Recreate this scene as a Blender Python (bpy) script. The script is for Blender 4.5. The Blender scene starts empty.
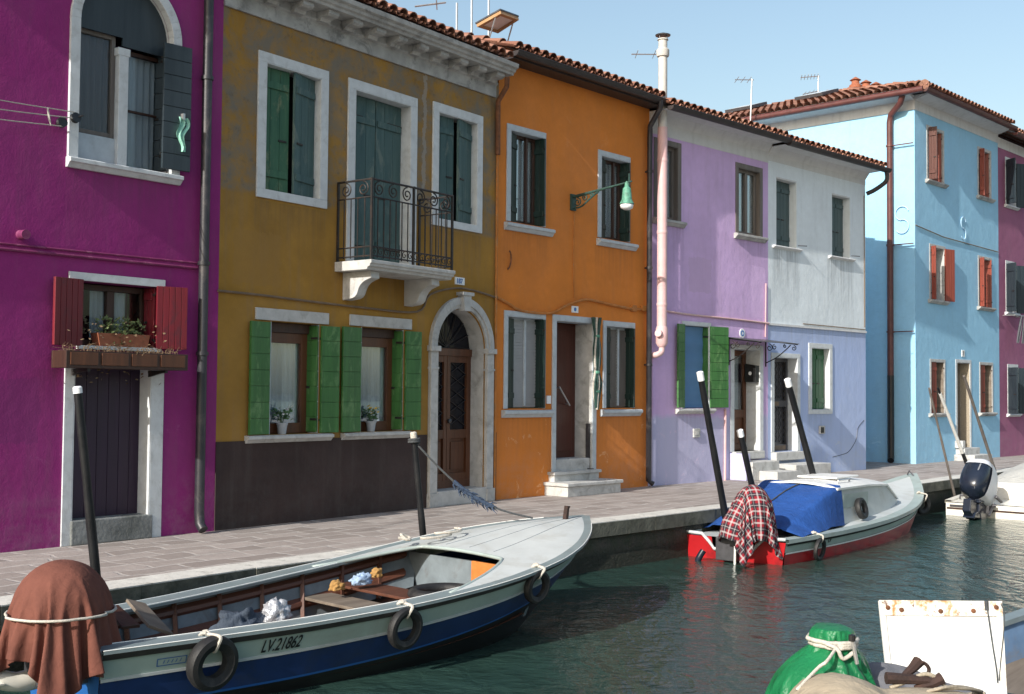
import bpy, bmesh, math, random
from mathutils import Vector, Matrix, noise
random.seed(7)
R = math.radians
scene = bpy.context.scene
COL = scene.collection
WATER = -0.57

# ------------------------------------------------------------------ camera
F, HC = 1190.0, 1.5
PITCH = math.atan(47.0 / F); ROLL = R(0.5)
cam_d = bpy.data.cameras.new("camera"); cam = bpy.data.objects.new("camera", cam_d); COL.objects.link(cam)
fw = Vector((0, math.cos(PITCH), math.sin(PITCH))); up0 = Vector((0, -math.sin(PITCH), math.cos(PITCH))); rt0 = Vector((1, 0, 0))
RT = rt0 * math.cos(ROLL) + up0 * math.sin(ROLL); UP = up0 * math.cos(ROLL) - rt0 * math.sin(ROLL)
m = Matrix.Identity(4)
for i in range(3):
    m[i][0] = RT[i]; m[i][1] = UP[i]; m[i][2] = -fw[i]
m[2][3] = HC
cam.matrix_world = m
cam_d.sensor_width = 36; cam_d.lens = 36 * F / 1024; cam_d.clip_end = 3000; cam_d.clip_start = 0.05
scene.camera = cam

def at(u, v, Y):
    """world point on the sight line of a picture position, at distance Y in front of the viewer"""
    d = fw * F + RT * (u - 512) + UP * (347 - v)
    return Vector((0, 0, HC)) + d * (Y / d.y)

def onplane(u, v, A, d, off=0.0):
    n = Vector((d[1], -d[0]))
    r = fw * F + RT * (u - 512) + UP * (347 - v)
    t = (Vector(A[:2]) + n * off).dot(n) / Vector(r[:2]).dot(n)
    return Vector((0, 0, HC)) + r * t

# ------------------------------------------------------------------ light
SUN_AZ, SUN_EL = 36.4, 29.0           # heading of the light and its height
trav = Vector((math.sin(R(SUN_AZ)) * math.cos(R(SUN_EL)), math.cos(R(SUN_AZ)) * math.cos(R(SUN_EL)), -math.sin(R(SUN_EL))))
sl = bpy.data.lights.new("sun", 'SUN'); sl.energy = 4.6; sl.angle = R(0.5); sl.color = (1.0, 0.95, 0.87)
so = bpy.data.objects.new("sun", sl); COL.objects.link(so); so.rotation_euler = trav.to_track_quat('-Z', 'Y').to_euler()
w = bpy.data.worlds.new("World"); scene.world = w; w.use_nodes = True
nt = w.node_tree; nt.nodes.clear()
sk = nt.nodes.new('ShaderNodeTexSky'); sk.sky_type = 'NISHITA'; sk.sun_disc = False
sk.sun_elevation = R(SUN_EL); sk.sun_rotation = R(180 + SUN_AZ); sk.air_density = 1.45; sk.dust_density = 2.4; sk.ozone_density = 1.6
bg = nt.nodes.new('ShaderNodeBackground'); bg.inputs[1].default_value = 0.13
wo = nt.nodes.new('ShaderNodeOutputWorld')
nt.links.new(sk.outputs[0], bg.inputs[0]); nt.links.new(bg.outputs[0], wo.inputs[0])
vs = scene.view_settings; scene.display_settings.display_device = 'sRGB'
vs.view_transform = 'Standard'; vs.look = 'None'; vs.gamma = 1; vs.use_curve_mapping = False; vs.exposure = 0.47

# ------------------------------------------------------------------ materials
class N:
    def __init__(s, name):
        s.m = bpy.data.materials.new(name); s.m.use_nodes = True; s.t = s.m.node_tree; s.t.nodes.clear()
        s.out = s.t.nodes.new('ShaderNodeOutputMaterial'); s.b = s.t.nodes.new('ShaderNodeBsdfPrincipled')
        s.t.links.new(s.b.outputs[0], s.out.inputs[0]); s.tc = s.t.nodes.new('ShaderNodeTexCoord')
    def new(s, t, **k):
        n = s.t.nodes.new(t)
        for a, b in k.items(): setattr(n, a, b)
        return n
    def set(s, inp, val):
        if hasattr(val, 'is_linked') or hasattr(val, 'links'): s.t.links.new(val, inp)
        elif isinstance(val, tuple) and len(val) == 3 and inp.type == 'RGBA': inp.default_value = (*val, 1)
        else: inp.default_value = val
    def coords(s, scale=(1, 1, 1), kind='Object', rot=(0, 0, 0)):
        mp = s.new('ShaderNodeMapping'); mp.inputs['Scale'].default_value = scale; mp.inputs['Rotation'].default_value = rot
        s.t.links.new(s.tc.outputs[kind], mp.inputs[0]); return mp.outputs[0]
    def noise(s, vec, scale, detail=4, rough=.55, dist=0):
        n = s.new('ShaderNodeTexNoise'); n.inputs['Scale'].default_value = scale; n.inputs['Detail'].default_value = detail
        n.inputs['Roughness'].default_value = rough; n.inputs['Distortion'].default_value = dist
        s.t.links.new(vec, n.inputs['Vector']); return n.outputs[0]
    def ramp(s, fac, a, b, c0=0.0, c1=1.0):
        n = s.new('ShaderNodeMapRange'); n.inputs[1].default_value = a; n.inputs[2].default_value = b
        n.inputs[3].default_value = c0; n.inputs[4].default_value = c1; s.set(n.inputs[0], fac); return n.outputs[0]
    def mix(s, fac, a, b, blend='MIX'):
        n = s.new('ShaderNodeMix', data_type='RGBA', blend_type=blend)
        s.set(n.inputs[0], fac); s.set(n.inputs[6], a); s.set(n.inputs[7], b); return n.outputs[2]
    def math(s, op, a, b=0.0):
        n = s.new('ShaderNodeMath', operation=op); s.set(n.inputs[0], a); s.set(n.inputs[1], b); return n.outputs[0]
    def xyz(s, vec):
        n = s.new('ShaderNodeSeparateXYZ'); s.t.links.new(vec, n.inputs[0]); return n.outputs
    def bump(s, h, dist=.01, strength=.6):
        n = s.new('ShaderNodeBump'); n.inputs['Strength'].default_value = strength; n.inputs['Distance'].default_value = dist
        s.set(n.inputs['Height'], h); s.t.links.new(n.outputs[0], s.b.inputs['Normal'])
    def done(s, col, rough=.7, metal=0.0, spec=None):
        s.set(s.b.inputs['Base Color'], col); s.set(s.b.inputs['Roughness'], rough); s.b.inputs['Metallic'].default_value = metal
        if spec is not None: s.b.inputs['Specular IOR Level'].default_value = spec
        return s.m

def sc(c, k): return tuple(min(1, x * k) for x in c)
def plain(name, col, rough=.6, var=.18, scale=6, bump=.0, bscale=60, metal=0, spec=None, dirt=None, damt=.5, stretch=(1, 1, 1)):
    n = N(name); v = n.coords(stretch)
    c = n.mix(n.ramp(n.noise(v, scale), .3, .7), sc(col, 1 - var), sc(col, 1 + var))
    if dirt: c = n.mix(n.math('MULTIPLY', n.ramp(n.noise(v, scale * .6, 6, .7, .6), .52, .66), damt), c, dirt)
    if bump: n.bump(n.noise(v, bscale, 5), bump)
    return n.done(c, rough, metal, spec)

def plaster(name, col, mott, streak, patch=None, pz=None, low=None, lowz=0, band=None, bandz=0, rag=.15, bump=.012, worn=None, runs=(), patches=()):
    """rendered wall: mottled paint, vertical rain streaks, optional flaking patches above pz, a lower field and a base of worn paint"""
    n = N(name); v = n.coords(); vs_ = n.coords((2.2, 2.2, .22)); z = n.xyz(v)[2]
    c = n.mix(n.ramp(n.noise(v, 1.1, 6, .62), .32, .7), sc(col, 1 - mott), sc(col, 1 + mott))
    c = n.mix(n.ramp(n.noise(v, 9, 5, .7), .35, .75, 0, .28), c, sc(col, .72))
    if band:
        e = n.math('ADD', z, n.ramp(n.noise(v, 2.5, 5), 0, 1, -rag, rag))
        c = n.mix(n.ramp(e, bandz - .01, bandz + .01), band, c)
    c = n.mix(n.ramp(n.noise(v, .55, 4, .6, .5),   .45, .72, 0, .15), c, tuple(.5 * q + min(.12, .8 * max(col)) for q in col))
    bl = n.math('MULTIPLY', n.ramp(n.math('ADD', z, n.ramp(n.noise(v, 1.9, 6, .65), 0, 1, -.7, .7)), .25, .75, 1, 0), n.ramp(n.noise(v, 6, 8, .75), .42, .66, 0, .34))
    c = n.mix(bl, c, tuple(.45 * q + min(.16, 1.1 * max(col)) for q in col))
    c = n.mix(n.ramp(n.noise(vs_, 3.2, 5, .6), .5, .8, 0, streak), c, (.16, .15, .14))
    if patch:
        f = n.ramp(n.noise(v, 2.6, 9, .72, .4), .40, .60, 0, .95); f = n.math('MULTIPLY', f, n.ramp(z, pz - .03, pz + .03))
        c = n.mix(f, c, patch)
        f2 = n.math('MULTIPLY', n.ramp(n.noise(v, 7, 8, .75), .55, .66, 0, .6), n.ramp(z, pz - .03, pz + .03)); c = n.mix(f2, c, sc(patch, .55))
    if low:
        e = n.math('ADD', z, n.ramp(n.noise(v, 1.6, 7, .7), 0, 1, -rag * 3, rag * 3))
        c = n.mix(n.ramp(e, lowz - .05, lowz + .05, .85, 0), c, low)
    if worn:
        e = n.ramp(n.noise(v, 3.3, 10, .75, .8), .60, .66, 0, .75)
        e = n.math('MULTIPLY', e, n.ramp(z, .9, 1.7, 1, .12)); c = n.mix(e, c, worn)
    o = n.xyz(v)
    for (x0, x1, zt, ln, st) in runs:      # dirt washed down below sills and fixings
        fx = n.math('MULTIPLY', n.ramp(o[0], x0 - .03, x0 + .05), n.ramp(o[0], x1 - .05, x1 + .03, 1, 0)); fz = n.math('MULTIPLY', n.ramp(z, zt - ln, zt, 0, 1), n.math('LESS_THAN', z, zt))
        f = n.math('MULTIPLY', n.math('MULTIPLY', fx, fz), n.ramp(n.noise(n.coords((5, 5, .25)), 3.5, 5, .65), .40, .68, .1, st)); c = n.mix(f, c, tuple(.28 * q + .03 for q in col))
    for (x0, x1, z0_, z1_, pc) in patches:   # repairs in a slightly different mix
        w_ = n.ramp(n.noise(v, 6, 5, .65), 0, 1, -.10, .10); ex, ez = n.math('ADD', o[0], w_), n.math('ADD', z, w_)
        f = n.math('MULTIPLY', n.math('MULTIPLY', n.math('GREATER_THAN', ex, x0), n.math('LESS_THAN', ex, x1)), n.math('MULTIPLY', n.math('GREATER_THAN', ez, z0_), n.math('LESS_THAN', ez, z1_))); c = n.mix(n.math('MULTIPLY', f, .55), c, pc)
    h = n.math('ADD', n.noise(v, 3, 6, .6), n.math('MULTIPLY', n.noise(v, 55, 4), .18))
    n.bump(h, bump * 2.2, .55)
    return n.done(c, .85, 0, .25)

M = {}
M['pink'] = plaster('magenta_plaster', (.262, .025, .165), .12, .14, worn=(.31, .07, .22), runs=((.6, 1.85, 3.66, .7, .5), (.3, 1.9, 1.7, .5, .35)), patches=((-.5, .35, 1.0, 1.6, (.19, .03, .14)),))
M['ochre'] = plaster('ochre_plaster', (.33, .178, .034), .24, .35, patch=(.175, .155, .125), pz=3.72, runs=((.45, 1.6, 3.66, .8, .5), (3.5, 4.65, 3.7, .7, .5), (1.8, 3.3, 2.95, .6, .45), (4.80, 5.01, 5.7, 2.2, .6)), patches=((3.35, 3.42, 4.2, 5.7, (.30, .29, .27)), (.2, .9, 2.7, 3.3, (.30, .17, .05))))
M['orange'] = plaster('orange_plaster', (.63, .205, .036), .12, .10, worn=(.72, .42, .22), runs=((.08, 1.14, 3.88, .7, .4), (2.26, 3.3, 3.86, .7, .4), (.05, 1.2, 1.18, .6, .35), (2.4, 3.45, 1.18, .6, .35)))
M['lilac'] = plaster('lilac_plaster', (.60, .42, .70), .10, .22, low=(.42, .44, .60), lowz=1.15, rag=.05, worn=(.6, .5, .66), runs=((.1, .95, 4.37, .9, .45), (2.45, 3.45, 4.35, .9, .45), (.75, 1.8, 1.18, .7, .4)), patches=((1.1, 1.75, 3.3, 3.9, (.50, .36, .55)), (3.0, 3.45, 2.95, 3.9, (.66, .47, .74))))
M['whitewall'] = plaster('white_plaster', (.70, .765, .81), .07, .16, band=(.37, .46, .70), bandz=2.86, rag=.0, worn=(.5, .52, .58), runs=((.15, 1.1, 4.28, 1.3, .75), (2.1, 3.15, 4.26, 1.4, .75), (0, 3.63, 2.84, .5, .45), (1.35, 2.3, 1.15, .5, .4)))
M['blue'] = plaster('sky_blue_plaster', (.30, .555, .75), .06, .08, worn=(.40, .65, .82))
M['blueside'] = M['blue']
M['maroon'] = plaster('maroon_plaster', (.30, .11, .20), .12, .18)
M['plinth'] = plaster('brown_plinth_paint', (.050, .033, .031), .3, .15)
M['cream'] = plaster('cream_plaster', (.62, .63, .64), .06, .25)
M['stone'] = plain('istrian_stone', (.46, .46, .45), .75, .14, 7, .006, 50, dirt=(.20, .19, .17), damt=.55)
M['stonedk'] = plain('weathered_cornice_stone', (.36, .36, .35), .8, .25, 5, .008, 40, dirt=(.10, .10, .10), damt=.7)
M['greystone'] = plain('grey_step_stone', (.18, .19, .19), .8, .3, 4, .02, 20, dirt=(.07, .08, .07))
M['trim'] = plain('white_window_paint', (.55, .58, .60), .6, .08, 9, .003, 60, dirt=(.30, .30, .29), damt=.35)
M['trimor'] = plain('pale_blue_grey_trim', (.43, .48, .52), .6, .08, 9, .003, 60, dirt=(.24, .25, .26), damt=.3)
def wood(name, col, col2, rough=.55, s=14, v=True, wear=None):
    n = N(name); c0 = n.coords((1, 1, .08) if v else (.08, 1, 1))
    c = n.mix(n.ramp(n.noise(c0, s, 6, .65), .3, .72), col, col2)
    if wear: c = n.mix(n.ramp(n.noise(n.coords((1, 1, .35)), 6, 8, .75, .6), .53, .63, 0, .8), c, wear)
    n.bump(n.noise(c0, s * 3, 5), .004, .7); return n.done(c, rough)
M['teal'] = wood('faded_teal_boards', (.030, .075, .080), (.075, .135, .13), .7, 12, wear=(.13, .17, .15))
M['tealgreen'] = wood('peeling_green_boards', (.018, .085, .05), (.06, .16, .09), .7, 12, wear=(.17, .21, .12))
M['green'] = wood('bright_green_shutter_paint', (.022, .095, .022), (.050, .17, .040), .5, 12, wear=(.12, .24, .09))
M['dkgreen'] = wood('dark_green_shutter_paint', (.006, .019, .017), (.012, .032, .028), .4, 10)
M['midgreen'] = wood('mid_green_shutter_paint', (.010, .075, .030), (.02, .12, .045), .45, 10)
M['greygreen'] = wood('grey_green_shutter_paint', (.035, .065, .07), (.07, .11, .115), .5, 10)
M['slate'] = wood('slate_shutter_paint', (.012, .022, .030), (.028, .042, .052), .5, 10)
M['crimson'] = wood('crimson_shutter_paint', (.11, .005, .012), (.17, .008, .017), .5, 10, wear=(.06, .012, .02))
M['redbrown'] = wood('red_brown_shutter_paint', (.17, .030, .016), (.25, .048, .026), .5, 10)
M['purple'] = wood('dark_purple_door_paint', (.014, .004, .020), (.022, .006, .030), .45, 10)
M['brown'] = wood('varnished_brown_wood', (.060, .022, .010), (.14, .048, .02), .4, 10)
M['browndk'] = wood('dark_brown_wood', (.026, .012, .008), (.060, .024, .015), .5, 10)
M['mahog'] = wood('mahogany_door_paint', (.060, .016, .010), (.085, .022, .014), .4, 10)
M['greywood'] = wood('grey_brown_sash_wood', (.10, .085, .075), (.17, .15, .135), .6, 12)
M['oldwood'] = wood('weathered_plank', (.10, .078, .060), (.20, .165, .13), .75, 9, False)
M['boatwood'] = wood('reddish_boat_timber', (.060, .022, .013), (.12, .042, .022), .55, 9, False)
M['oldpine'] = wood('pine_sash', (.32, .18, .08), (.45, .28, .14), .5, 9, False)
M['orangewood'] = wood('orange_varnished_ply', (.42, .13, .03), (.52, .19, .05), .4, 9, False)
M['tile'] = None
M['iron'] = plain('black_wrought_iron', (.018, .016, .016), .5, .3, 20, .002, 80, spec=.4, dirt=(.08, .035, .018), damt=.5)
M['pipe'] = plain('grey_black_downpipe', (.022, .022, .028), .45, .25, 5, .002, 60, dirt=(.13, .11, .10), damt=.4)
M['copper'] = plain('brown_copper_pipe', (.10, .032, .028), .45, .25, 5, .002, 60, dirt=(.05, .02, .02))
M['gutter'] = plain('dark_brown_gutter', (.030, .024, .024), .5, .3, 5, .002, 60)
M['rust'] = plain('rusty_iron', (.16, .065, .03), .85, .4, 14, .006, 60)
M['cable'] = plain('old_cable', (.16, .11, .07), .7, .2, 10)
M['cableor'] = plain('orange_painted_cable', (.42, .15, .025), .7, .2, 10, dirt=(.3, .22, .12))
M['cablepink'] = plain('magenta_painted_conduit', (.17, .02, .09), .7, .2, 10, dirt=(.4, .15, .25))
M['curtain'] = plain('white_net_curtain', (.42, .45, .50), .9, .1, 3, stretch=(6, 6, .4))
M['curtaindk'] = plain('grey_net_curtain', (.60, .61, .64), .9, .15, 3, stretch=(6, 6, .4))
M['blind'] = plain('blue_roller_blind', (.09, .20, .36), .7, .1, 2)
M['lathblind'] = plain('white_lath_blind', (.30, .31, .32), .6, .05, 9)
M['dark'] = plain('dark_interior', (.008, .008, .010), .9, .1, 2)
M['white'] = plain('white_gloss_paint', (.74, .74, .72), .35, .05, 6, dirt=(.42, .40, .36), damt=.3)
M['rubber'] = plain('worn_black_rubber', (.010, .010, .011), .62, .3, 12, .004, 60, dirt=(.04, .038, .036), damt=.6)
M['rope'] = plain('off_white_rope', (.46, .43, .38), .9, .2, 60, .006, 120)
M['ropedk'] = plain('dark_wet_rope', (.05, .055, .06), .9, .3, 60, .006, 120)
M['ropeblue'] = plain('frayed_blue_rope', (.03, .05, .09), .9, .4, 60, .01, 120)
M['pole'] = plain('black_tarred_pole', (.007, .008, .010), .5, .35, 6, .003, 50, spec=.3, dirt=(.022, .022, .022), damt=.5)
M['terracotta'] = plain('terracotta', (.30, .10, .05), .8, .2, 10, .004, 60)
M['potgrey'] = plain('pale_grey_pot', (.42, .44, .47), .6, .15, 10)
M['leaf'] = plain('leaf_green', (.045, .10, .03), .6, .4, 30)
M['leafpale'] = plain('pale_leaf_green', (.16, .20, .07), .6, .35, 30)
M['dryleaf'] = plain('dry_stems', (.15, .10, .055), .8, .4, 30)
M['flower'] = plain('white_petals', (.7, .68, .66), .6, .1, 30)
M['floweryellow'] = plain('yellow_petals', (.6, .38, .03), .6, .2, 30)
M['verdigris'] = plain('verdigris_green_paint', (.09, .27, .19), .6, .3, 18, dirt=(.03, .06, .05), damt=.6)
M['verdigrisdk'] = plain('dark_green_iron', (.022, .06, .05), .6, .3, 18)
M['enamel'] = plain('white_enamel', (.74, .76, .78), .3, .04, 6)
M['blueink'] = plain('blue_enamel', (.05, .15, .42), .35, .05, 6)
M['black'] = plain('black_paint', (.012, .012, .013), .4, .2, 10)
M['mint'] = plain('mint_plastic_film', (.30, .62, .50), .4, .2, 20)
M['pinkpipe'] = plain('pink_painted_flue', (.62, .40, .40), .5, .1, 4, dirt=(.5, .46, .44), damt=.5)
M['greyflue'] = plain('grey_cement_flue', (.50, .48, .45), .8, .12, 5, .004, 50)
M['steel'] = plain('dull_steel', (.5, .5, .5), .35, .1, 12, metal=.8)
M['darksteel'] = plain('dark_steel', (.10, .10, .11), .4, .2, 12, metal=.6)

def glass_mat():
    n = N('window_glass'); n.t.nodes.remove(n.b)
    tr = n.new('ShaderNodeBsdfTransparent'); tr.inputs[0].default_value = (.90, .93, .93, 1)
    gl = n.new('ShaderNodeBsdfGlossy'); gl.inputs['Roughness'].default_value = .03; gl.inputs[0].default_value = (.9, .95, 1, 1)
    fr = n.new('ShaderNodeFresnel'); fr.inputs[0].default_value = 1.5
    f = n.ramp(fr.outputs[0], 0, 1, .0, .45)
    mx = n.new('ShaderNodeMixShader'); n.t.links.new(f, mx.inputs[0]); n.t.links.new(tr.outputs[0], mx.inputs[1]); n.t.links.new(gl.outputs[0], mx.inputs[2])
    n.t.links.new(mx.outputs[0], n.out.inputs[0]); return n.m
M['glass'] = glass_mat()
M['darkglass'] = plain('dark_door_glass', (.008, .009, .014), .12, .2, 5, spec=.25)

def tile_mat():
    n = N('terracotta_roof_tiles'); v = n.coords(); o = n.xyz(v)
    cx = n.math('FLOOR', n.math('DIVIDE', o[0], .19)); cy = n.math('FLOOR', n.math('DIVIDE', o[1], .34))
    cb = n.new('ShaderNodeCombineXYZ'); n.set(cb.inputs[0], cx); n.set(cb.inputs[1], cy)
    wn = n.new('ShaderNodeTexWhiteNoise'); n.t.links.new(cb.outputs[0], wn.inputs[0])
    c = n.mix(wn.outputs[0], (.18, .075, .050), (.34, .175, .125))
    c = n.mix(n.ramp(n.noise(v, 4, 7, .7), .5, .72, 0, .6), c, (.30, .20, .14))
    c = n.mix(n.ramp(n.noise(v, 14, 6, .7), .55, .7, 0, .5), c, (.11, .06, .045))
    n.bump(n.noise(v, 45, 5), .008, .6); return n.done(c, .85, 0, .2)
M['tile'] = tile_mat()

def pave_mat():
    n = N('trachyte_paving_slabs'); v = n.coords((1, 1, 1), rot=(0, 0, R(-50)))
    dv = n.new('ShaderNodeTexNoise'); dv.inputs['Scale'].default_value = 1.3; dv.inputs['Detail'].default_value = 3; n.t.links.new(v, dv.inputs['Vector'])
    mv = n.new('ShaderNodeMix', data_type='VECTOR'); mv.inputs[0].default_value = .26
    n.t.links.new(v, mv.inputs[4]); n.t.links.new(dv.outputs[1], mv.inputs[5])
    br = n.new('ShaderNodeTexBrick'); n.t.links.new(mv.outputs[1], br.inputs[0])
    br.inputs['Scale'].default_value = 1; br.inputs['Brick Width'].default_value = .42; br.inputs['Row Height'].default_value = .21
    br.inputs['Mortar Size'].default_value = .014; br.inputs['Mortar Smooth'].default_value = .4; br.offset = .43; br.squash = .7; br.squash_frequency = 3
    br.inputs['Color1'].default_value = (.235, .205, .19, 1); br.inputs['Color2'].default_value = (.37, .33, .31, 1); br.inputs['Mortar'].default_value = (.43, .405, .385, 1)
    c = n.mix(n.ramp(n.noise(v, 5, 7, .7), .35, .7, 0, .45), br.outputs[0], (.20, .165, .15))
    c = n.mix(n.ramp(n.noise(v, .9, 5, .6), .5, .75, 0, .35), c, (.15, .14, .13))
    h = n.math('ADD', n.math('MULTIPLY', br.outputs[1], -.6), n.noise(v, 14, 6, .6)); n.bump(h, .012, .6)
    return n.done(c, .8, 0, .3)
M['pave'] = pave_mat()

def kerb_mat():
    n = N('white_kerb_stone'); v = n.coords()
    c = n.mix(n.ramp(n.noise(v, 3, 6, .65), .3, .7), (.46, .45, .42), (.60, .59, .55))
    c = n.mix(n.ramp(n.noise(v, 7, 8, .72), .54, .68, 0, .7), c, (.20, .19, .16))
    n.bump(n.noise(v, 22, 6), .01, .6); return n.done(c, .8)
M['kerb'] = kerb_mat()

def quay_mat():
    n = N('mossy_quay_masonry'); v = n.coords(); z = n.xyz(v)[2]
    br = n.new('ShaderNodeTexBrick'); mp = n.coords((1, 1, 1)); o = n.xyz(mp)
    cb = n.new('ShaderNodeCombineXYZ'); n.set(cb.inputs[0], n.math('ADD', n.math('MULTIPLY', o[0], .64), n.math('MULTIPLY', o[1], .77))); n.set(cb.inputs[1], o[2])
    n.t.links.new(cb.outputs[0], br.inputs[0]); br.inputs['Scale'].default_value = 1; br.inputs['Brick Width'].default_value = .5; br.inputs['Row Height'].default_value = .2
    br.inputs['Mortar Size'].default_value = .012; br.inputs['Color1'].default_value = (.045, .041, .034, 1); br.inputs['Color2'].default_value = (.075, .068, .056, 1); br.inputs['Mortar'].default_value = (.05, .05, .045, 1)
    c = n.mix(n.ramp(n.noise(v, 4, 8, .75), .38, .62), br.outputs[0], (.035, .045, .025))
    e = n.math('ADD', z, n.ramp(n.noise(v, 5, 5), 0, 1, -.1, .1)); c = n.mix(n.ramp(e, -.42, -.30, .9, 0), c, (.014, .018, .011))
    n.bump(n.math('ADD', n.math('MULTIPLY', br.outputs[1], -.5), n.noise(v, 12, 8, .7)), .05, .9); return n.done(c, .75)
M['quay'] = quay_mat()

def water_mat():
    n = N('green_canal_water'); v = n.coords((1, 1, 1), rot=(0, 0, R(40)))
    a = n.noise(n.coords((3.2, 1.5, 1), rot=(0, 0, R(52))), 1.35, 3, .5, .5); b = n.noise(n.coords((1.3, 2.2, 1), rot=(0, 0, R(20))), 4.6, 4, .55, .3)
    c2 = n.noise(v, .5, 2)
    h = n.math('ADD', n.math('MULTIPLY', a, n.ramp(c2, .3, .7, .55, 1.15)), n.math('MULTIPLY', b, .30))
    n.bump(h, .052, 1.0)
    c = n.mix(n.ramp(n.noise(v, .35, 3), .3, .7), (.019, .044, .037), (.026, .055, .046))
    n.b.inputs['IOR'].default_value = 1.33
    return n.done(c, .12)
M['water'] = water_mat()
M['mud'] = plain('canal_mud', (.05, .05, .04), .9, .2, 2)

def plaid_mat():
    n = N('red_tartan_cloth'); uv = n.xyz(n.coords((1, 1, 1), 'UV'))
    def stripes(x, per, w, ph=0.0):
        f = n.math('FRACT', n.math('ADD', n.math('DIVIDE', x, per), ph)); return n.math('LESS_THAN', n.math('ABSOLUTE', n.math('SUBTRACT', f, .5)), w)
    a = uv[0]; b = uv[1]
    c = (.22, .016, .025)
    for x in (a, b):
        c = n.mix(n.math('MULTIPLY', stripes(x, .145, .19, .5), .78), c, (.015, .03, .038))
    for x in (a, b):
        c = n.mix(n.math('MULTIPLY', stripes(x, .145, .075), .48), c, (.46, .46, .46))
        c = n.mix(n.math('MULTIPLY', stripes(x, .145, .022, .5), .45), c, (.55, .53, .53))
    return n.done(c, .9, 0, .1)
M['plaid'] = plaid_mat()
def cloth(name, col, rough=.85, var=.15, bd=.045):
    n = N(name); v = n.coords()
    c = n.mix(n.ramp(n.noise(v, 4, 6, .65), .3, .7), sc(col, 1 - var), sc(col, 1 + var)); c = n.mix(n.math('MULTIPLY', n.ramp(n.noise(v, 7, 8, .72, .5), .55, .68), .4), c, sc(col, .5))
    f1 = n.math('ABSOLUTE', n.math('SUBTRACT', n.noise(n.coords((1, 1, .38)), 7, 3, .5, .8), .5)); f2 = n.math('ABSOLUTE', n.math('SUBTRACT', n.noise(v, 13, 3, .5, 1.2), .5))
    n.bump(n.math('ADD', f1, n.math('MULTIPLY', f2, .45)), bd, .7); return n.done(c, rough, 0, .25)
M['brownsheet'] = cloth('brown_canvas', (.140, .052, .038), .9, .2, .018)
M['bluetarp'] = cloth('blue_tarp', (.018, .070, .26), .7, .2)
M['greentarp'] = cloth('green_tarpaulin', (.010, .135, .050), .4, .25, .03)
M['canvas'] = cloth('beige_canvas', (.34, .285, .21), .9, .18, .02)
M['greycanvas'] = cloth('grey_canvas', (.15, .15, .165), .9, .2, .02)
M['palesheet'] = cloth('pale_grey_canvas', (.42, .42, .40), .85, .08)
M['foil'] = plain('silver_plastic_bag', (.42, .43, .46), .25, .3, 30, .03, 25, metal=.3)
M['jacket'] = cloth('dark_blue_grey_jacket', (.05, .065, .09), .8, .3)
M['hullgrey'] = plain('grey_green_boat_paint', (.30, .36, .35), .4, .08, 5, .002, 30, dirt=(.18, .19, .17), damt=.35)
M['gunwale'] = plain('blue_grey_gunwale_paint', (.17, .215, .23), .4, .1, 5, .002, 30, dirt=(.15, .16, .16), damt=.35)
M['hulllight'] = plain('pale_grey_deck_paint', (.46, .49, .495), .45, .06, 4, .002, 30, dirt=(.33, .33, .30), damt=.5)
M['hullgreen'] = plain('pale_green_hull_band', (.30, .38, .345), .4, .08, 4, dirt=(.24, .26, .22), damt=.4)
M['hullblue'] = plain('royal_blue_hull_paint', (.010, .028, .105), .38, .25, 4, dirt=(.02, .03, .06), damt=.6)
M['hullblue2'] = plain('light_blue_line_and_sunlit_transom', (.02, .10, .32), .35, .1, 4)  # real hull line; on the work boat transom it paints in sunlight
M['antifoul'] = plain('black_bottom_paint', (.008, .009, .009), .5, .3, 5)
M['hullred'] = plain('red_hull_paint', (.36, .010, .014), .36, .18, 4, dirt=(.13, .012, .014), damt=.7)
M['innergrey'] = plain('worn_grey_inner_paint', (.14, .17, .19), .6, .25, 5, dirt=(.08, .05, .035), damt=.5)
M['engine'] = plain('dark_blue_black_cowl', (.012, .017, .030), .22, .2, 6)
M['enginehood'] = plain('pale_grey_cowl_cover', (.52, .54, .58), .5, .08, 6)
M['whiteplastic'] = plain('cream_white_gelcoat', (.70, .68, .62), .35, .05, 6, dirt=(.45, .42, .36), damt=.3)
M['yellowfoam'] = plain('yellow_sponge', (.34, .19, .06), .9, .15, 10)
M['ragblue'] = cloth('light_blue_rag', (.30, .40, .55), .9, .2)
M['strake'] = plain('dark_brown_rubbing_strip', (.035, .031, .031), .6, .2, 8, dirt=(.07, .06, .055))
M['rustdk'] = plain('dark_rusted_iron', (.030, .015, .012), .85, .4, 14, .006, 60, dirt=(.09, .04, .02))
M['ropebeige'] = plain('beige_rope', (.30, .26, .20), .9, .3, 60, .006, 120)
M['dullblue'] = plain('dull_blue_inner_paint', (.10, .17, .28), .6, .2, 5, dirt=(.16, .15, .14))
M['kerbface'] = plain('mossy_kerb_face', (.10, .10, .08), .85, .4, 6, .012, 30, dirt=(.035, .04, .025), damt=.85)
M['palerblue'] = plain('pale_blue_iron_paint', (.42, .62, .78), .6, .08, 6)
M['brownnet'] = plain('brown_net_curtain', (.12, .10, .11), .9, .15, 3, stretch=(6, 6, .4))
M['pinkish'] = cloth('faded_pink_cloth', (.50, .25, .19), .9, .15)
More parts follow.
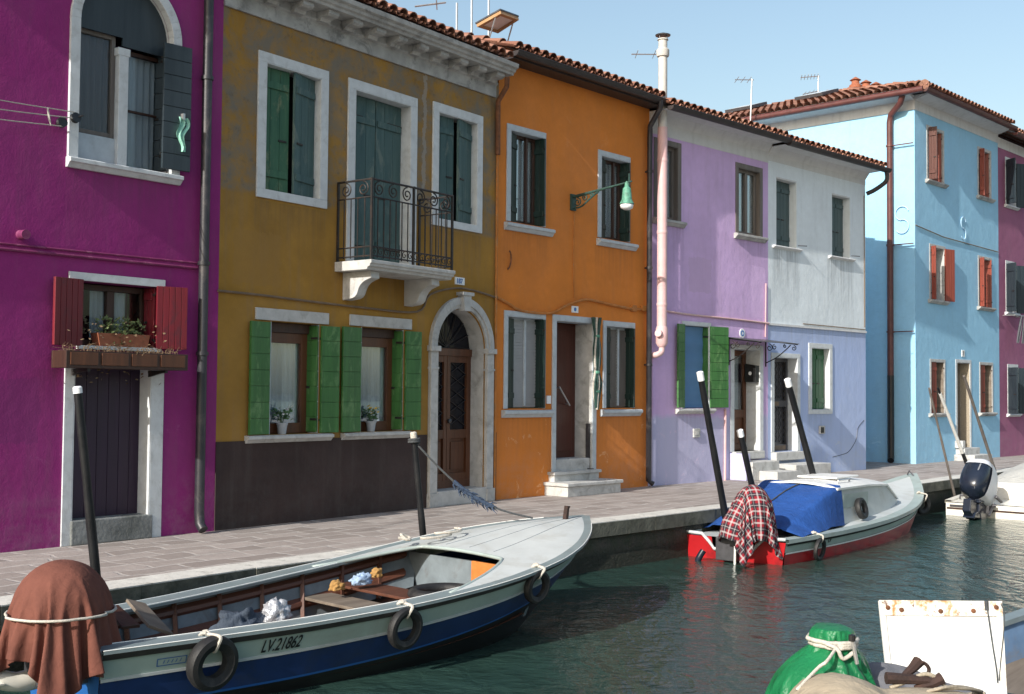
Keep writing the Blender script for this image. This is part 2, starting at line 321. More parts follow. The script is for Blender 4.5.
# ------------------------------------------------------------------ mesh helpers
class MB:
    def __init__(s): s.v = []; s.f = []; s.mi = []; s.uv = {}
    def add(s, vs, fs, m=0, T=None):
        o = len(s.v); s.v += [tuple(T @ Vector(p)) if T else tuple(p) for p in vs]
        for f in fs: s.f.append(tuple(i + o for i in f)); s.mi.append(m)
    def box(s, x0, x1, y0, y1, z0, z1, m=0, T=None):
        vs = [(x, y, z) for x in (x0, x1) for y in (y0, y1) for z in (z0, z1)]
        s.add(vs, [(0, 1, 3, 2), (4, 6, 7, 5), (0, 4, 5, 1), (2, 3, 7, 6), (0, 2, 6, 4), (1, 5, 7, 3)], m, T); return s
    def quad(s, a, b, c, d, m=0): s.add([a, b, c, d], [(0, 1, 2, 3)], m); return s
    def tube(s, pts, r, n=8, m=0, caps=True, closed=False, flat=1.0):
        P = [Vector(p) for p in pts]; k = len(P); rs = r if isinstance(r, (list, tuple)) else [r] * k
        vs = []; fs = []; prev = None
        for i in range(k):
            a = P[i - 1] if i or closed else P[i]; b = P[(i + 1) % k] if i < k - 1 or closed else P[i]
            t = (b - a).normalized()
            if prev is None:
                ref = Vector((0, 0, 1)) if abs(t.z) < .9 else Vector((1, 0, 0)); x = t.cross(ref).normalized()
            else:
                x = prev - t * prev.dot(t); x = x.normalized() if x.length > 1e-6 else t.orthogonal().normalized()
            prev = x; y = t.cross(x)
            for j in range(n):
                an = 2 * math.pi * j / n; vs.append(P[i] + (x * math.cos(an) + y * math.sin(an) * flat) * rs[i])
        for i in range(k if closed else k - 1):
            for j in range(n):
                a0 = i * n; b0 = ((i + 1) % k) * n
                fs.append((a0 + j, a0 + (j + 1) % n, b0 + (j + 1) % n, b0 + j))
        if caps and not closed: fs.append(tuple(range(n))[::-1]); fs.append(tuple((k - 1) * n + j for j in range(n)))
        s.add(vs, fs, m); return s
    def lathe(s, prof, c=(0, 0, 0), n=16, m=0, T=None, caps=True):
        vs = []; fs = []
        for r, z in prof:
            for j in range(n):
                a = 2 * math.pi * j / n; vs.append((c[0] + r * math.cos(a), c[1] + r * math.sin(a), c[2] + z))
        for i in range(len(prof) - 1):
            for j in range(n): fs.append((i * n + j, i * n + (j + 1) % n, (i + 1) * n + (j + 1) % n, (i + 1) * n + j))
        if caps: fs.append(tuple(range(n))[::-1]); fs.append(tuple((len(prof) - 1) * n + j for j in range(n)))
        s.add(vs, fs, m, T); return s
    def prism(s, poly, a0, a1, axis='y', m=0, T=None):
        """poly of (p,q); extruded along axis: 'y' -> (p,a,q); 'x' -> (a,p,q); 'z' -> (p,q,a)"""
        g = {'y': lambda p, q, a: (p, a, q), 'x': lambda p, q, a: (a, p, q), 'z': lambda p, q, a: (p, q, a)}[axis]
        n = len(poly); vs = [g(p, q, a0) for p, q in poly] + [g(p, q, a1) for p, q in poly]
        fs = [tuple(range(n)), tuple(range(n, 2 * n))[::-1]] + [(i, i + n, (i + 1) % n + n, (i + 1) % n) for i in range(n)]
        s.add(vs, fs, m, T); return s
    def grid(s, fn, nu, nv, m=0, wrap=False, uv=None):
        vs = []; o = len(s.v)
        for j in range(nv + 1):
            for i in range(nu if wrap else nu + 1): vs.append(fn(i / nu, j / nv))
        k = nu if wrap else nu + 1; fs = []
        for j in range(nv):
            for i in range(nu):
                a = j * k + i; b = j * k + (i + 1) % k; fs.append((a, b, b + k, a + k))
                if uv: s.uv[len(s.f) + len(fs) - 1] = [uv(i / nu, j / nv), uv((i + 1) / nu, j / nv), uv((i + 1) / nu, (j + 1) / nv), uv(i / nu, (j + 1) / nv)]
        s.add(vs, fs, m); return s
    def build(s, name, mats, parent=None, smooth=False, bevel=0, recalc=True, ang=None):
        me = bpy.data.meshes.new(name); me.from_pydata([tuple(p) for p in s.v], [], s.f)
        mats = mats if isinstance(mats, (list, tuple)) else [mats]
        for q in mats: me.materials.append(q)
        for p, i in zip(me.polygons, s.mi): p.material_index = i
        if s.uv:
            lay = me.uv_layers.new(name='UVMap')
            for fi, uvs in s.uv.items():
                for li, q in zip(me.polygons[fi].loop_indices, uvs): lay.data[li].uv = q
        if recalc:
            b = bmesh.new(); b.from_mesh(me); bmesh.ops.recalc_face_normals(b, faces=b.faces); b.to_mesh(me); b.free()
        if smooth or ang:
            for p in me.polygons: p.use_smooth = True
            if ang: me.set_sharp_from_angle(angle=R(ang))
        o = bpy.data.objects.new(name, me); COL.objects.link(o)
        if parent: o.parent = parent
        if bevel:
            bv = o.modifiers.new('bevel', 'BEVEL'); bv.width = bevel; bv.segments = 2; bv.limit_method = 'ANGLE'; bv.angle_limit = R(40)
        return o

def thing(name, label, cat, loc=(0, 0, 0), rz=0, group=None, M4=None):
    o = bpy.data.objects.new(name, None); COL.objects.link(o); o.empty_display_size = .2
    if M4: o.matrix_world = M4
    else: o.location = loc; o.rotation_euler = (0, 0, rz)
    return tag(o, label, cat, group)
def tag(o, label, cat, group=None):
    o['label'] = label; o['category'] = cat
    if group: o['group'] = group
    return o
def struct(o): o['kind'] = 'structure'; return o

def Tz(x, y, z, rz): return Matrix.Translation((x, y, z)) @ Matrix.Rotation(rz, 4, 'Z')
def smoothpts(pts, k=6, closed=False):
    P = [Vector(p) for p in pts]; n = len(P); out = []
    for i in range(n if closed else n - 1):
        if closed: a, b, c, d = P[i - 1], P[i], P[(i + 1) % n], P[(i + 2) % n]
        else: a, b, c, d = P[max(i - 1, 0)], P[i], P[i + 1], P[min(i + 2, n - 1)]
        for j in range(k):
            t = j / k
            out.append(.5 * ((2 * b) + (c - a) * t + (2 * a - 5 * b + 4 * c - d) * t * t + (3 * b - a - 3 * c + d) * t ** 3))
    if not closed: out.append(P[-1])
    return out
def curve1(tab, x):
    """smooth interpolation through a table of (x, y)"""
    if x <= tab[0][0]: return tab[0][1]
    if x >= tab[-1][0]: return tab[-1][1]
    for i in range(len(tab) - 1):
        if tab[i][0] <= x <= tab[i + 1][0]: break
    def sl(k):
        if k <= 0: return (tab[1][1] - tab[0][1]) / (tab[1][0] - tab[0][0])
        if k >= len(tab) - 1: return (tab[-1][1] - tab[-2][1]) / (tab[-1][0] - tab[-2][0])
        d0 = (tab[k][1] - tab[k - 1][1]) / (tab[k][0] - tab[k - 1][0]); d1 = (tab[k + 1][1] - tab[k][1]) / (tab[k + 1][0] - tab[k][0])
        return 0 if d0 * d1 <= 0 else 2 * d0 * d1 / (d0 + d1)
    (x0, y0), (x1, y1) = tab[i], tab[i + 1]; h = x1 - x0; t = (x - x0) / h
    return y0 * (1 + 2 * t) * (1 - t) ** 2 + sl(i) * h * t * (1 - t) ** 2 + y1 * t * t * (3 - 2 * t) + sl(i + 1) * h * t * t * (t - 1)

def text_mesh(txt, size, depth=.004, shear=0.0, bold=0.0):
    cu = bpy.data.curves.new('lettering', 'FONT'); cu.body = txt; cu.size = size; cu.extrude = depth; cu.shear = shear; cu.offset = bold; cu.align_x = 'LEFT'
    o = bpy.data.objects.new('lettering', cu); COL.objects.link(o)
    dg = bpy.context.evaluated_depsgraph_get(); me = bpy.data.meshes.new_from_object(o.evaluated_get(dg))
    vs = [tuple(v.co) for v in me.vertices]; fs = [tuple(p.vertices) for p in me.polygons]
    bpy.data.objects.remove(o); bpy.data.curves.remove(cu); bpy.data.meshes.remove(me)
    return vs, fs

# ------------------------------------------------------------------ house kit (local x along the front, -y towards the canal, z up)
def make_wall(h, L0, L1, H, D, holes, mat, rev=.3, name='wall', gable=None):
    """front with real openings (and their reveals), side walls, back"""
    b = MB(); xs = sorted({L0, L1} | {q for t in holes for q in t[:2]}); zs = sorted({0, H} | {q for t in holes for q in t[2:4]} | {t[3] + (t[1] - t[0]) / 2 for t in holes if len(t) > 4})
    def hole(x, z):
        for t in holes:
            top = t[3] + ((t[1] - t[0]) / 2 if len(t) > 4 else 0)
            if t[0] < x < t[1] and t[2] < z < top: return True
    for i in range(len(xs) - 1):
        for j in range(len(zs) - 1):
            if not hole((xs[i] + xs[i + 1]) / 2, (zs[j] + zs[j + 1]) / 2):
                b.quad((xs[i], 0, zs[j]), (xs[i + 1], 0, zs[j]), (xs[i + 1], 0, zs[j + 1]), (xs[i], 0, zs[j + 1]))
    for t in holes:
        x0, x1, z0, z1 = t[:4]
        b.quad((x0, 0, z0), (x0, rev, z0), (x0, rev, z1), (x0, 0, z1)); b.quad((x1, 0, z0), (x1, 0, z1), (x1, rev, z1), (x1, rev, z0))
        b.quad((x0, 0, z0), (x1, 0, z0), (x1, rev, z0), (x0, rev, z0))
        if len(t) == 4: b.quad((x0, 0, z1), (x0, rev, z1), (x1, rev, z1), (x1, 0, z1))
        else:
            cx = (x0 + x1) / 2; r = (x1 - x0) / 2; n = 20
            for k in range(n):
                a0, a1 = math.pi * k / n, math.pi * (k + 1) / n
                p = [(cx + r * math.cos(a), z1 + r * math.sin(a)) for a in (a0, a1)]
                b.quad((p[0][0], 0, p[0][1]), (p[1][0], 0, p[1][1]), (p[1][0], rev, p[1][1]), (p[0][0], rev, p[0][1]))
                cor = (x1, z1 + r) if k < n / 2 else (x0, z1 + r)
                b.add([(p[0][0], 0, p[0][1]), (p[1][0], 0, p[1][1]), (cor[0], 0, cor[1])], [(0, 1, 2)])
    e = .004
    g = gable or H
    for x in (L0 + e, L1 - e):
        b.add([(x, 0, 0), (x, D, 0), (x, D, H), (x, D / 2, g), (x, 0, H)], [(0, 1, 2, 3, 4)])
    b.quad((L0, D, 0), (L1, D, 0), (L1, D, H), (L0, D, H)); b.quad((L0, .32, -.0), (L1, .32, 0), (L1, D, 0), (L0, D, 0))
    b.quad((L0, .02, H - .02), (L1, .02, H - .02), (L1, D, H - .02), (L0, D, H - .02))
    # floor slab and party wall inside so the rooms are dark
    b.quad((L0, .33, 3.1), (L1, .33, 3.1), (L1, D, 3.1), (L0, D, 3.1)); b.quad((L0, 1.6, 0), (L1, 1.6, 0), (L1, 1.6, H), (L0, 1.6, H))
    return b.build(name, mat, h, recalc=False)

def tiles(h, x0, x1, y0, z0, run, slope, name='roof', y_of=None):
    """overlapping barrel tiles climbing from the eave at y0 (towards +y)"""
    per = .19; n = max(1, round((x1 - x0) / per)); per = (x1 - x0) / n; cs = math.cos(R(slope)); sn = math.sin(R(slope)); b = MB()
    nc = max(1, round(run / cs / .34)); step = .34
    rng = random.Random(int(x1 * 100) + int(z0 * 77))
    jit = [[rng.uniform(-.012, .012) for _ in range(nc + 1)] for _ in range(n + 1)]
    for c in range(nc):
        for i in range(n):
            # cover tile: tapered half cylinder lying on the slope
            xc = x0 + (i + .5) * per + jit[i][c] * .6; s0 = c * step - .03 + jit[i][c]; s1 = s0 + step + .09
            vs = []; k = 7
            for s_, r_, lift in ((s0, .083, .050), (s1, .066, .012)):
                for rr in (r_, r_ - .014):
                    for j in range(k):
                        a = math.pi * j / (k - 1); px = xc - rr * math.cos(a); up = lift + rr * math.sin(a) * .95
                        vs.append((px, y0 + s_ * cs - up * sn, z0 + s_ * sn + up * cs))
            fs = []
            for j in range(k - 1):
                fs += [(j, j + 1, 2 * k + j + 1, 2 * k + j), (j, k + j, k + j + 1, j + 1)]
            b.add(vs, fs)
            # channel tile between
            xc = x0 + i * per; vs = []
            for s_, r_, lift in ((s0 - .03, .062, .055), (s1, .072, .03)):
                for j in range(5):
                    a = math.pi * j / 4; up = lift - r_ * math.sin(a) * .7; vs.append((xc - r_ * math.cos(a), y0 + s_ * cs - up * sn, z0 + s_ * sn + up * cs))
            b.add(vs, [(j, j + 1, 6 + j, 5 + j) for j in range(4)])
    L = nc * step
    b.add([(x0, y0, z0), (x1, y0, z0), (x1, y0 + L * cs, z0 + L * sn), (x0, y0 + L * cs, z0 + L * sn)], [(0, 1, 2, 3)], 1)
    # back slope, plain ridge
    rz, ry = z0 + L * sn, y0 + L * cs
    b.add([(x0, ry, rz), (x1, ry, rz), (x1, ry + L * cs, z0), (x0, ry + L * cs, z0)], [(0, 1, 2, 3)], 0)
    for i in range(int((x1 - x0) / .38)):
        xa = x0 + i * .38; b.tube([(xa, ry, rz + .03 + .012), (xa + .42, ry, rz + .03)], [.10, .085], 10)
    return b.build(name, [M['tile'], M['stonedk']], h, recalc=True, ang=50)

def frame_ring(b, x0, x1, z0, z1, l, r, t, bo, y0, y1):
    """four butted strips round an opening"""
    if l: b.box(x0 - l, x0, y0, y1, z0, z1)
    if r: b.box(x1, x1 + r, y0, y1, z0, z1)
    if t: b.box(x0 - l, x1 + r, y0, y1, z1, z1 + t)
    if bo: b.box(x0 - l, x1 + r, y0, y1, z0 - bo, z0)

def leaf_mesh(w, z0, z1, plank='h', n=7, th=.034, hinge=True):
    """shutter leaf from x=0 (hinge) to x=w, boards separated by open grooves"""
    b = MB(); g = .004; H = z1 - z0; sg = 1 if w > 0 else -1; W = abs(w)
    X = lambda a, c: (min(a * sg, c * sg), max(a * sg, c * sg))
    b.box(*X(.002, W - .002), -th * .25, th * .25, z0 + .002, z1 - .002)
    for k in range(n):
        if plank == 'h': q = H / n; b.box(*X(0, W), -th / 2, th / 2, z0 + k * q + g, z0 + (k + 1) * q - g)
        else: q = W / n; b.box(*X(k * q + g * .6, (k + 1) * q - g * .6), -th / 2, th / 2, z0, z1)
    if plank == 'v':
        for f in (.14, .86): b.box(*X(.02, W - .02), -th / 2 - .02, -th / 2 - .0005, z0 + H * f - .04, z0 + H * f + .04) if n < 5 else None
    if hinge:
        for f in (.12, .88): b.box(*X(-.01, W * .55), -th / 2 - .006, -th / 2, z0 + H * f - .014, z0 + H * f + .014, 1)
        b.box(*X(W * .62, W * .9), -th / 2 - .014, -th / 2, z0 + H * .42 - .012, z0 + H * .42 + .012, 1)
    return b

def shutter(par, hx, w, ang, z0, z1, mat, plank='h', n=7, y=-.03, second=None):
    """ang: opening in degrees, 0 = closed in the opening, 180 = flat back on the wall"""
    a = R(ang) if w < 0 else -R(ang)
    o = leaf_mesh(w, z0, z1, plank, n).build('shutter', [mat, M['iron']], par, bevel=.003); o.matrix_local = Tz(hx, y, 0, a)
    return o

def curtain(par, x0, x1, z0, z1, y, mat, amp=.018, name='curtain', per=.075):
    b = MB(); W = x1 - x0; ph = random.random() * 6
    b.grid(lambda u, v: (x0 + u * W, y + amp * math.sin(u * W / per * 6.28 + ph + .5 * math.sin(v * 3)) * (.6 + .4 * v) + .006 * math.sin(u * 31), z1 + (z0 - z1) * v), max(8, int(W / .012)), 6)
    return b.build(name, mat, par, smooth=True, recalc=False)

def casement(par, x0, x1, z0, z1, y, mat, st=.055, mull=True, bars=0, curt='curtain', cx=None, dep=.05):
    b = MB(); b.box(x0, x0 + st, y, y + dep, z0, z1); b.box(x1 - st, x1, y, y + dep, z0, z1); b.box(x0 + st, x1 - st, y, y + dep, z0, z0 + st); b.box(x0 + st, x1 - st, y, y + dep, z1 - st, z1)
    if mull: c = (x0 + x1) / 2; b.box(c - st * .7, c + st * .7, y - .012, y + dep - .002, z0 + st, z1 - st)
    for k in range(bars): zz = z0 + (z1 - z0) * (k + 1) / (bars + 1); b.box(x0 + st, x1 - st, y + .01, y + dep - .01, zz - .012, zz + .012)
    b.build('casement', mat, par, bevel=.004)
    g = MB(); g.box(x0 + st * .5, x1 - st * .5, y + dep * .55, y + dep * .55 + .004, z0 + st * .5, z1 - st * .5); g.build('pane', M['glass'], par)
    if curt:
        a, c = cx or (x0 + st * .4, x1 - st * .4); curtain(par, a, c, z0 + .01, z1 - .02, y + dep + .024, M[curt])

def sill(par, x0, x1, z1, hh, pr, mat, y1=.02, name='sill'):
    b = MB(); b.prism([(-pr, z1 - .012), (-pr, z1 - hh * .5), (-pr + .02, z1 - hh * .55), (-pr * .35, z1 - hh), (y1, z1 - hh), (y1, z1), (-pr * .6, z1)], x0, x1, 'x')
    return b.build(name, mat, par, bevel=.004)

def surround(h, x0, x1, z0, z1, l, r, t, bo, mat, pr=.02, name='window', dp=.0, lintel=None):
    b = MB(); frame_ring(b, x0, x1, z0, z1, l, r, t, bo, -pr, dp if dp else -.0005)
    # reveal linings, thin plaster returns
    e = .012; y0, y1 = -pr + .001, .29
    if l: b.box(x0, x0 + e, y0, y1, z0, z1)
    if r: b.box(x1 - e, x1, y0, y1, z0, z1)
    if t: b.box(x0 + e, x1 - e, y0, y1, z1 - e, z1)
    if lintel: b.box(lintel[0], lintel[1], -pr - .004, -.0005, lintel[2], lintel[3])
    return b.build(name, mat, h, bevel=.004)

def house(A, B, label):
    d = Vector((B[0] - A[0], B[1] - A[1])); return thing('house', label, 'house', (A[0], A[1], 0), math.atan2(d.y, d.x), 'houses along the canal'), d.normalized()
def hw(h, p):
    """house-local point -> world"""
    c, s = math.cos(h.rotation_euler[2]), math.sin(h.rotation_euler[2]); return Vector((h.location[0] + p[0] * c - p[1] * s, h.location[1] + p[0] * s + p[1] * c, p[2]))
def hthing(h, name, label, cat, p=(0, 0, 0), group=None):
    return thing(name, label, cat, hw(h, p), h.rotation_euler[2], group)
def hpipe(h, name, pts, r, mat, n=10, brackets=()):
    b = MB(); b.tube(pts, r, n)
    for (x, y, z) in brackets: b.tube([(x, y, z - .02), (x, y, z + .02)], r * 1.25, n); b.box(x - .012, x + .012, y, .0, z - .012, z + .012)
    return b.build(name, mat, h, ang=40)
def gutter(h, x0, x1, y, z, r=.075, mat=None):
    b = MB(); k = 9
    vs = []
    for x in (x0, x1):
        for rr in (r, r - .008):
            for j in range(k):
                a = math.pi * j / (k - 1); vs.append((x, y - rr * math.cos(a), z - rr * math.sin(a)))
    fs = []
    for j in range(k - 1): fs += [(j, j + 1, 2 * k + j + 1, 2 * k + j), (k + j, k + j + 1, 3 * k + j + 1, 3 * k + j), (j, j + 1, k + j + 1, k + j), (2 * k + j, 2 * k + j + 1, 3 * k + j + 1, 3 * k + j)]
    fs += [(0, k, 3 * k, 2 * k), (k - 1, 2 * k - 1, 4 * k - 1, 3 * k - 1)]
    b.add(vs, fs); b.tube([(x0, y - r, z), (x1, y - r, z)], .009, 6)
    for xe in (x0, x1): b.add([(xe, y - r * math.cos(math.pi * j / 8), z - r * math.sin(math.pi * j / 8)) for j in range(9)], [tuple(range(9))])
    return b.build('gutter', mat or M['gutter'], h, ang=40)
def plant_bits(b, c, rad, n, size, m=0, flat=.6, rng=random):
    for _ in range(n):
        a = rng.uniform(0, 6.28); r = rad * math.sqrt(rng.random()); p = Vector(c) + Vector((r * math.cos(a), r * math.sin(a) * flat, rng.uniform(-.5, .5) * rad))
        u = Vector((rng.uniform(-1, 1), rng.uniform(-1, 1), rng.uniform(-.3, 1))).normalized(); w = u.orthogonal().normalized(); s = size * rng.uniform(.6, 1.3)
        b.add([p, p + u * s * .5 + w * s * .3, p + u * s, p + u * s * .5 - w * s * .3], [(0, 1, 2, 3)], m)
# ================================================================== HOUSES
# ---- magenta house
P0, P1, P2, P3, P4, P5 = (-4.69, 11.0), (-3.19, 12.87), (-.22, 16.9), (2.26, 19.7), (4.78, 22.2), (7.36, 24.75)
h, d = house(P0, P1, "magenta plastered house nearest the viewer with an arched window and dark purple door"); PINK = h
make_wall(h, -3.6, 2.40, 7.0, 6.5, [(.66, 1.77, 3.74, 5.14, 'arch'), (.76, 1.62, 1.94, 2.57), (.70, 1.57, 0, 1.80)], M['pink'], gable=8.3)
tiles(h, -3.6, 2.40, -.18, 7.02, 3.4, 20)
# arched window
b = MB(); zs_ = 5.14; cx, ri, ro = 1.215, .535, .640
b.box(cx - ro, cx - ri, -.03, .06, 3.76, zs_); b.box(cx + ri, cx + ro, -.03, .06, 3.76, zs_)
for k in range(24):
    a0, a1 = math.pi * k / 24, math.pi * (k + 1) / 24
    b.prism([(cx + r_ * math.cos(a), zs_ + r_ * math.sin(a)) for r_, a in ((ri, a0), (ro, a0), (ro, a1), (ri, a1))], -.03, .06)
b.box(cx - ri, cx - ri + .012, .061, .28, 3.76, zs_); b.box(cx + ri - .012, cx + ri, .061, .28, 3.76, zs_)
for k in range(24):
    a0, a1 = math.pi * k / 24, math.pi * (k + 1) / 24; b.quad(*[(cx + (ri - .002) * math.cos(a), y, zs_ + (ri - .002) * math.sin(a)) for a, y in ((a0, .06), (a1, .06), (a1, .29), (a0, .29))])
wn = b.build('window', M['trim'], h, bevel=.004)
b = MB(); b.box(cx - .055, cx + .055, .05, .15, 3.76, 4.98); b.box(cx - .07, cx + .07, .045, .155, 4.90, 4.98); b.build('mullion_column', M['trim'], wn, bevel=.006)
sill(wn, cx - ro - .01, cx + ro + .01, 3.76, .10, .09, M['trim'])
casement(wn, cx - ri + .014, cx - .056, 4.05, 5.10, .12, M['greywood'], .045, False, 0, 'brownnet')
b = MB(); b.box(cx - ri + .014, cx - .056, .10, .14, 3.765, 4.045); b.build('apron_panel', M['trimor'], wn)
casement(wn, cx + .056, cx + ri - .014, 3.765, 5.0, .16, M['browndk'], .04, False, 1, 'curtain')
b = MB(); rr = ri - .004
b.prism([(cx - rr, 5.09), (cx - .003, 5.09)] + [(cx + rr * math.cos(t), zs_ + rr * math.sin(t)) for t in [math.pi * (.5 + .5 * q / 12) for q in range(13)]], .075, .10)
b.prism([(cx + .003, 5.01), (cx + rr, 5.01)] + [(cx + rr * math.cos(t), zs_ + rr * math.sin(t)) for t in [math.pi * .5 * q / 12 for q in range(13)]], .09, .115)
b.build('tympanum_panel', M['slate'], wn)
for hx, wd, an, y in ((cx + ri - .016, -.20, -80, .02), (1.61, -.32, 174, -.055)):
    s_ = shutter(wn, hx, wd, an, 3.80, 5.12, M['slate'], 'h', 8, y)
# lower window
wn = surround(h, .76, 1.62, 1.94, 2.57, 0, 0, 0, 0, M['trim'], .02, lintel=(.62, 1.71, 2.571, 2.65))
b = MB(); b.box(.72, 1.66, -.05, .28, 1.90, 1.938); b.build('sill', M['trim'], wn, bevel=.004)
casement(wn, .77, 1.61, 1.945, 2.56, .17, M['browndk'], .06, True, 0, 'curtain', cx=(1.0, 1.42))
shutter(wn, .76, .33, 172, 1.93, 2.58, M['crimson'], 'v', 5); shutter(wn, 1.60, -.33, 166, 1.93, 2.58, M['crimson'], 'v', 5); shutter(wn, 1.61, -.16, -84, 1.95, 2.56, M['crimson'], 'v', 3, y=.0)
# door
dr = surround(h, .70, 1.57, 0, 1.80, .10, .15, 0, 0, M['trim'], .02, name='door')
b = MB(); n_ = 7
for k in range(n_): w_ = .87 / n_; b.box(.70 + k * w_ + .002, .70 + (k + 1) * w_ - .002, .17, .20, .24, 1.80)
b.box(.70, 1.57, .20, .22, .2, 1.80); b.build('door_leaf', M['purple'], dr, bevel=.003)
b = MB(); b.box(.69, 1.60, -.045, .24, .0, .24); b.build('step', M['greystone'], h, bevel=.012)
hpipe(h, 'downpipe', [(2.14, -.085, 7.0), (2.14, -.085, .22), (2.14, -.10, .10), (2.14, -.16, .045)], .052, M['pipe'], 12, [(2.14, -.085, z) for z in (4.85, 2.86, 1.9)])
hpipe(h, 'conduit', [(-3.6, -.02, 2.80), (-.07, -.02, 2.80), (2.10, -.02, 2.81)], .016, M['cablepink'], 6); hpipe(h, 'conduit', [(-3.6, -.015, 2.85), (0, -.015, 2.85), (2.10, -.015, 2.865)], .011, M['cablepink'], 6)
hpipe(h, 'vent_stub', [(.12, .02, 2.95), (.12, -.11, 2.945)], .045, M['cablepink'], 12)

# trough of dry plants below the window
t = hthing(h, 'flower_trough', 'long brown wooden trough of dry stems under the crimson shutters', 'planter', (1.13, -.02, 1.71))
b = MB(); x0, x1, y0, y1 = -.70, .66, -.30, -.04
b.box(x0, x1, y0, y0 + .02, 0, .165); b.box(x0, x1, y1 - .02, y1, 0, .165); b.box(x0, x0 + .02, y0 + .02, y1 - .02, 0, .165); b.box(x1 - .02, x1, y0 + .02, y1 - .02, 0, .165); b.box(x0 + .02, x1 - .02, y0 + .02, y1 - .02, 0, .11)
b.build('box', M['browndk'], t, bevel=.004)
b = MB()
for k in range(4): b.box(x0 + .04 + k * .33, x0 + .33 + k * .33, y0 - .012, y0 - .0005, .03, .15)
b.build('front_board', M['brown'], t, bevel=.004)
for xx in (-.45, .42): b = MB(); b.box(xx - .015, xx + .015, y0 + .02, .02, -.03, -.003); b.prism([(.02, -.03), (-.20, -.03), (.02, -.07)], xx - .012, xx + .012, 'x'); b.build('bracket', M['iron'], t)
b = MB(); rg = random.Random(3)
for _ in range(150):
    x = rg.uniform(x0 + .03, x1 - .03); y = rg.uniform(y0 + .02, y1 - .03); hh = rg.uniform(.03, .13); b.tube([(x, y, .1), (x + rg.uniform(-.05, .05), y + rg.uniform(-.06, .04), .14 + hh * .6), (x + rg.uniform(-.1, .1), y + rg.uniform(-.1, .05), .13 + hh)], [.004, .003, .001], 4)
plant_bits(b, (-.02, -.17, .15), .62, 160, .035, 0, .16, rg); b.build('dry_stems', M['dryleaf'], t)
# planter on the sill
t = hthing(h, 'sill_planter', 'small brown planter with pale leafy succulents on the sill between crimson shutters', 'planter', (1.25, .06, 1.94))
b = MB(); b.prism([(-.27, 0), (.27, 0), (.30, .13), (-.30, .13)], -.07, .07); b.build('planter_box', M['terracotta'], t, bevel=.005)
b = MB(); plant_bits(b, (0, 0, .15), .27, 420, .05, 0, .3, random.Random(5)); b.build('leaves', M['leafpale'], t)
# mint film scrap on the slate shutter
t = hthing(h, 'hanging_bag', 'mint green plastic bag pegged to the slate grey shutter', 'bag', (1.82, -.075, 4.20))
b = MB(); b.grid(lambda u, v: ((u - .5) * (.10 + .05 * math.sin(v * 5)) * (1 - .3 * v) + .02 * math.sin(v * 9), -.035 - .02 * math.sin(u * 14 + v * 6), .16 - .36 * v), 14, 14); b.build('film', M['mint'], t, smooth=True)
b = MB(); b.box(-.012, .012, -.06, .0, .135, .20); b.build('peg', M['steel'], t)
# clothes line
t = hthing(h, 'clothesline', 'white clothesline running out from two black pulleys beside the arched window', 'clothesline', (.60, 0, 4.1))
b = MB(); b.lathe([(.012, -.02), (.05, -.018), (.03, 0), (.05, .018), (.012, .02)], (0, 0, 0), 14, 0, Matrix.Translation((.0, -.10, .03)) @ Matrix.Rotation(R(80), 4, 'X')); b.tube([(0, .02, .03), (.0, -.10, .03), (.06, -.14, .06)], .009, 6); b.build('pulley', M['black'], t)
b = MB(); b.lathe([(.012, -.02), (.05, -.018), (.03, 0), (.05, .018), (.012, .02)], (0, 0, 0), 14, 0, Matrix.Translation((-.14, -.10, -.04)) @ Matrix.Rotation(R(80), 4, 'X')); b.tube([(-.14, .02, -.04), (-.14, -.10, -.04)], .009, 6); b.build('pulley', M['black'], t)
b = MB()
for k, (z0, z1) in enumerate(((.08, -.02), (.02, -.14), (-.08, -.22))):
    b.tube(smoothpts([(-.02 - .12 * (k == 2), -.11, z0), (-1.6, -.62, z0 * .4 + z1 * .6 - .10), (-4.0, -1.45, z1 - .12)], 6), .0055, 5)
b.tube([(-.36, -.22, .04), (-.35, -.23, -.05), (-.33, -.23, -.12)], [.008, .012, .004], 5); b.build('line', M['rope'], t)

# ---- ochre house
h, d = house(P1, P2, "ochre plastered house with a wrought iron balcony and heavy stone cornice"); OCH = h; L = 5.01
make_wall(h, 0, L, 5.95, 6.5, [(.615, 1.485, 3.79, 5.235), (2.06, 3.10, 3.06, 5.235), (3.655, 4.505, 3.84, 5.275), (.76, 1.52, 1.015, 2.305), (2.24, 3.02, 1.015, 2.315), (3.67, 4.74, 0, 2.12, 'arch')], M['ochre'], gable=7.3)
tiles(h, .0, L - .16, -.33, 6.19, 3.3, 24)
b = MB()
b.prism([(0, 5.72), (-.03, 5.72), (-.03, 5.88), (-.06, 5.90), (-.06, 5.925), (0, 5.925)], 0, L - .10, 'x')
b.prism([(0, 6.00), (-.30, 6.00), (-.31, 6.03), (-.34, 6.045), (-.35, 6.075), (-.39, 6.095), (-.40, 6.15), (0, 6.17)], 0, L - .06, 'x')
b.box(0, L - .10, -.05, -.0, 5.925, 6.0)
cor = b.build('cornice', M['stonedk'], h, bevel=.004)
b = MB(); nm = 12
for k in range(nm):
    xx = .12 + k * (L - .5) / (nm - 1); b.prism([(-.05, 5.885), (-.11, 5.885), (-.13, 5.925), (-.23, 5.93), (-.26, 5.955), (-.26, 5.999), (-.05, 5.999)], xx, xx + .17, 'x')
b.build('modillions', M['stonedk'], cor, bevel=.003)
